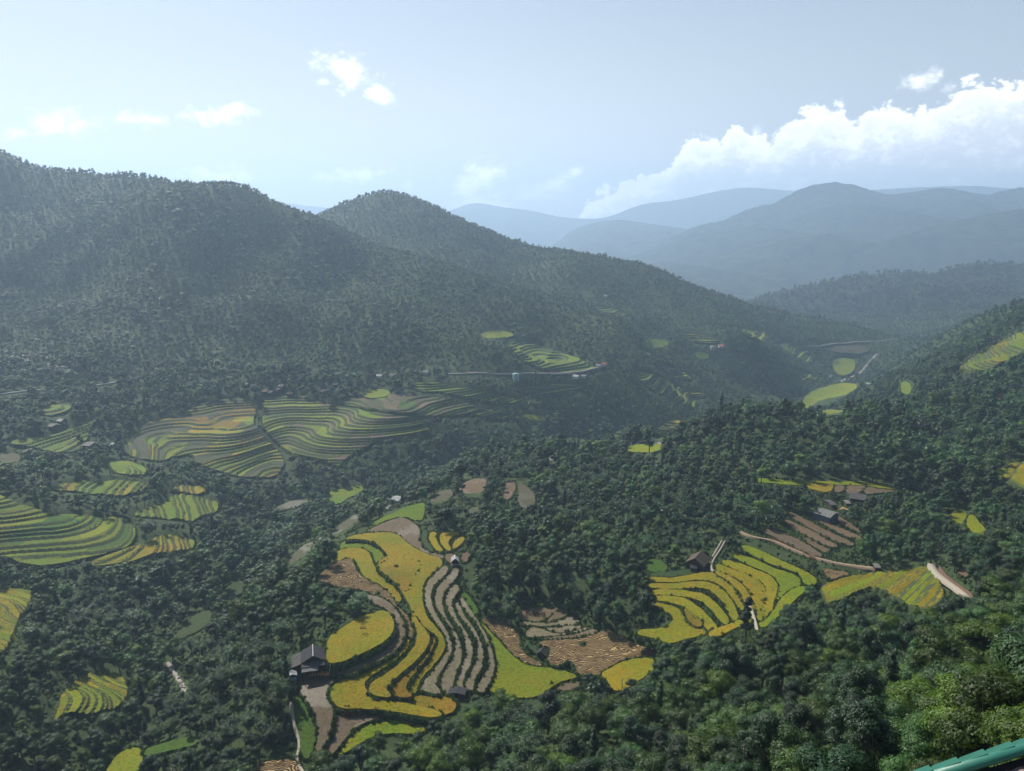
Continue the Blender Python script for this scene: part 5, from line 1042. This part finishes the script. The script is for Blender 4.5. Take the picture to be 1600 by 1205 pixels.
def zone_of(u,v):
    if v>1060:
        if u<130: return 'in the bottom left corner'
        if u<330: return 'at the bottom, near the lime green paddies'
        if u<470: return 'at the bottom, left of the leaf-shaped green paddy'
        if u<680: return 'along the bottom edge below the central spur'
        if u<850: return 'at the bottom, in front of the low dark shed'
        if u<1000: return 'at the bottom, in front of the spiky palm'
        if u<1180: return 'at the bottom, below the lone tall tree'
        if u<1380: return 'on the near slope, left of the green metal roof'
        return 'on the near slope above the green metal roof'
    if v>930:
        if u<250: return 'in the wood above the rounded lime-gold paddy'
        if u<470: return 'in the wood left of the dark-roofed farmhouse'
        if u<1000: return 'in the dark wood in the middle'
        if u<1270: return 'at the wood edge below the golden fan'
        if u<1450: return 'before the golden field by the pale road'
        return 'on the near slope below the pale road bend'
    return 'in the forest beyond the pale road' if u>1350 else ('in the wood above the left golden field' if u<600 else 'in the dark wood in the middle')
for i in top:
    ki=int(k2[i]); root=empty(NMK[ki],(float(X[i]),float(Y[i]),float(Z[i])),float(RNG.uniform(0,6.28))); s=float(s2[i]); root.scale=(s*float(RNG.uniform(.9,1.12)),s*float(RNG.uniform(.9,1.12)),s)
    zn=zone_of(U[i],V[i]-h[i]*.5/ (Y[i]*cp-Z[i]*sp)*1200); tag(root,LABK[ki]+' '+zn,'bamboo' if ki==4 else 'tree',LABK[ki]+'s '+zn)
    for nm,me in zip(('crown','trunk'),HERO[ki]):
        c=bpy.data.objects.new(nm,me); COL.objects.link(c); c.parent=root
rest=np.ones(n,bool); rest[top]=False
X=X[rest];Y=Y[rest];Z=Z[rest];k2=k2[rest];s2=s2[rest]
lod=np.where(Y<150,0,np.where(Y<430,1,np.where(Y<1050,2,3)))
X=np.r_[X,xb];Y=np.r_[Y,yb];Z=np.r_[Z,zb-.1]; nb_=len(xb); k2=np.r_[k2,np.where(RNG.uniform(0,1,nb_)<.75,7,8)]; s2=np.r_[s2,RNG.uniform(.35,1.0,nb_)]; lod=np.r_[lod,np.where(yb<300,1,2)]
n=len(X); print('forest instances',n)
rot=np.c_[RNG.uniform(-.07,.07,n),RNG.uniform(-.07,.07,n),RNG.uniform(0,6.28,n)]; sc3=np.c_[s2*RNG.uniform(.85,1.2,n),s2*RNG.uniform(.85,1.2,n),s2*RNG.uniform(.9,1.12,n)]
fo=instancer('forest',np.c_[X,Y,Z],lod*len(KINDS)+k2,rot,sc3,PROTO); tag(fo,'dense subtropical forest covering the valley sides','forest',kind='stuff')
# grass tufts along the field banks
T=[];S=[]
xg,yg=cand(225,500,1.7); zg=samp(xg,yg); ug,vg=proj(xg,yg,zg); ok=(ug>0)&(ug<1599)&(vg>0)&(vg<1204); xg=xg[ok];yg=yg[ok];ug=ug[ok];vg=vg[ok]
mk=MASK[(vg/2).astype(int),(ug/2).astype(int)]>0; xg=xg[mk];yg=yg[mk]; inn=np.zeros(len(xg),bool)
for (Wp,fn) in LOWER:
    x0,y0=Wp.min(0); x1,y1=Wp.max(0); c=np.where((xg>x0)&(xg<x1)&(yg>y0)&(yg<y1))[0]
    if len(c): inn[c[inpoly(xg[c],yg[c],Wp)]]=True
xg=xg[~inn];yg=yg[~inn]; zg=samp(xg,yg,HT); T.append(np.c_[xg,yg,zg]); S.append(RNG.uniform(.9,2.0,len(xg))); print('open tufts',len(xg))
for (E3,med) in EDGE:
    L=np.r_[0,np.cumsum(np.linalg.norm(np.diff(E3,axis=0),axis=1))]; m=int(L[-1]/(.5 if med<450 else 1.2)); s=RNG.uniform(0,L[-1],m)
    P_=np.c_[[np.interp(s,L,E3[:,k]) for k in range(3)]].T; P_+=np.c_[RNG.uniform(-.5,.6,(m,2)),-RNG.uniform(0,1.3,m)]; T.append(P_); S.append(RNG.uniform(.7,1.9,m)*np.where(RNG.uniform(0,1,m)<.08,1.7,1))
T=np.vstack(T);S=np.concatenate(S); m=len(T); print('tufts',m)
bb=np.where(RNG.uniform(0,1,m)<np.where(np.arange(m)<len(xg),.16,.05))[0]; bs=RNG.uniform(.22,.55,len(bb)); bu=instancer('bank_bushes',T[bb]-[0,0,.5],2*len(KINDS)+7+RNG.integers(0,2,len(bb)),np.c_[np.zeros((len(bb),2)),RNG.uniform(0,6.28,len(bb))],np.c_[bs,bs,bs*.8],PROTO); tag(bu,'low bushes and weeds on the paddy banks','undergrowth',kind='stuff')
gt=instancer('bank_grass',T,RNG.integers(0,3,m),np.c_[np.zeros((m,2)),RNG.uniform(0,6.28,m)],np.c_[S,S,S],GP); tag(gt,'rough grass growing along the paddy banks','grass',kind='stuff')
# river boulders
def rocks(polys,nper,label,name,smin,smax):
    P=[];R=[]
    rg=np.random.default_rng(9); out=[]
    for poly,m in polys:
        D,a,b=hit(np.array([p[0] for p in poly],float),np.array([p[1] for p in poly],float)); W_=np.c_[a*D,D]; x0,y0=W_.min(0); x1,y1=W_.max(0)
        x=rg.uniform(x0,x1,m*2); y=rg.uniform(y0,y1,m*2); k=inpoly(x,y,W_); x=x[k];y=y[k]; z=samp(x,y)
        for q in zip(x,y,z): out.append((IV*rg.uniform(smin,smax)*rg.uniform(.6,1.2,3)*rg.uniform(.8,1.15,(12,1))+np.array(q)+[0,0,.3],IF))
        mask_px(poly,float(np.nanmedian(D)))
    v,f=joinvf(out); o=mesh_obj(name,v,f,M['rockriver']); tag(o,label,'rocks',kind='stuff')
rocks([([(972,690),(985,686),(1010,688),(1013,694),(990,697),(978,698)],150),([(1234,632),(1246,620),(1256,616),(1253,626),(1240,636)],120),([(1345,590),(1350,572),(1360,562),(1362,568),(1352,585)],120)],0,'pale boulders and gravel in the river bed','river_rocks',.8,2.6)
rocks([([(276,1055),(284,1060),(291,1078),(287,1082),(278,1068)],50),([(480,826),(492,818),(494,824),(478,834)],30)],0,'pale boulders in the narrow stream','stream_rocks',.4,1.1)
# ================================================================ far hills
M['farhill']=green_ground('far_forest_canopy',(.018,.036,.014),(.11,.15,.05),(.014,.026,.012),.010,20.)
def hill(sky,D,ext,base,seed,amp=1.,name='hill',du=5,ns=110,rough=9.,back=900.):
    sky=sorted(sky); us=np.arange(sky[0][0],sky[-1][0]+.1,du); vs=np.interp(us,[p[0] for p in sky],[p[1] for p in sky]); k=np.ones(5)/5; vs=np.convolve(np.pad(vs,2,'edge'),k,'valid')
    a,b=ray(us,vs); xc=a*D; zc=b*D
    s=np.linspace(-back/ext,1,ns); S,Xc=np.meshgrid(s,xc,indexing='ij'); Zc=np.tile(zc,(ns,1))
    Yc=D-S*ext+fbm(Xc,Xc*0,900,3,seed)*ext*.12*np.clip(S,0,1)
    sp_=np.clip(S,0,1); prof=1-sp_**.9
    rid=fbm(Xc+Yc*.35,Yc*.45,ext*.55,5,seed+2,True)
    Zs=base+(Zc-base)*prof+ (rid-.35)*ext*.24*amp*np.clip(np.sin(np.pi*np.clip(sp_,0,1)),0,1)**1.3
    Zs=np.where(S<0,Zc+S*ext*.6,Zs)
    Zs=Zs+fbm(Xc,Yc,35,2,seed+5)*rough*.45+fbm(Xc,Yc,16,1,seed+6)*rough*.25
    o=grid_obj(name,Xc,Yc,Zs,M['farhill'],False); tag(o,kind='structure'); return o
hill([(-200,255),(300,300),(560,330),(640,345),(700,330),(730,318),(745,314),(775,322),(830,328),(880,340),(940,342),(975,330),(1000,318),(1060,312),(1120,298),(1170,291),(1215,296),(1280,300),(1500,306),(1850,300)],14000,3300,-700,71,.6,du=8,rough=14)
hill([(1180,320),(1280,305),(1375,296),(1420,293),(1470,291),(1530,290),(1570,294),(1620,296),(1900,300)],12000,3000,-650,73,.6,du=8,rough=14)
hill([(820,410),(870,378),(900,356),(940,345),(975,343),(1010,349),(1070,357),(1130,372),(1200,400),(1300,440)],9500,2500,-650,75,.8,du=6,rough=10)
hill([(900,430),(960,408),(1010,392),(1060,366),(1090,352),(1130,345),(1170,325),(1210,318),(1240,300),(1265,290),(1300,284),(1330,287),(1360,297),(1390,305),(1430,299),(1475,293),(1510,299),(1545,305),(1570,297),(1610,290),(1700,284),(1850,280)],7300,2800,-560,77,.62,du=3.5,ns=240,rough=16)
HILLT=hill([(1150,475),(1230,455),(1330,432),(1400,425),(1460,428),(1500,416),(1530,410),(1600,414),(1700,400),(1900,380)],3200,1050,-390,81,.8,du=3.5,ns=160,rough=7,back=500.)
hill([(1330,400),(1400,370),(1470,350),(1540,335),(1620,322),(1750,300),(1900,290)],5400,1500,-450,83,1.1,du=4,ns=140,rough=8,back=500.)
co=np.array([v.co[:] for v in HILLT.data.vertices]); pick=RNG.integers(0,len(co),9000); pick=pick[(co[pick,0]>0)]; q=co[pick]+np.c_[RNG.uniform(-6,6,(len(pick),2)),np.full(len(pick),-2.)]; qs=RNG.uniform(1.1,2.2,len(pick))
ff=instancer('far_forest',q,3*len(KINDS)+RNG.choice([0,1,2,3,4],len(pick)),np.c_[np.zeros((len(pick),2)),RNG.uniform(0,6.28,len(pick))],np.c_[qs,qs,qs],PROTO); tag(ff,'hazy forest on the hill at the far end of the valley','forest',kind='stuff')
v_,f_=boxvf(-12400,12400,2500,16400,-820,-720); o=mesh_obj('valley_floor',v_,f_,M['farhill']); tag(o,kind='structure')
# ---------------------------------------------------------------- the air
m,t,o=new_mat('haze'); pv=t.node('ShaderNodeVolumePrincipled'); pv.inputs['Color'].default_value=(.56,.76,1.,1); pv.inputs['Density'].default_value=HAZE; pv.inputs['Anisotropy'].default_value=.35; t.l.new(pv.outputs[0],o.inputs['Volume'])
v_,f_=boxvf(-12600,12600,-300,16600,-840,760); hz=mesh_obj('haze',v_,f_,m); tag(hz,'thin blue haze filling the valley','haze',kind='stuff')
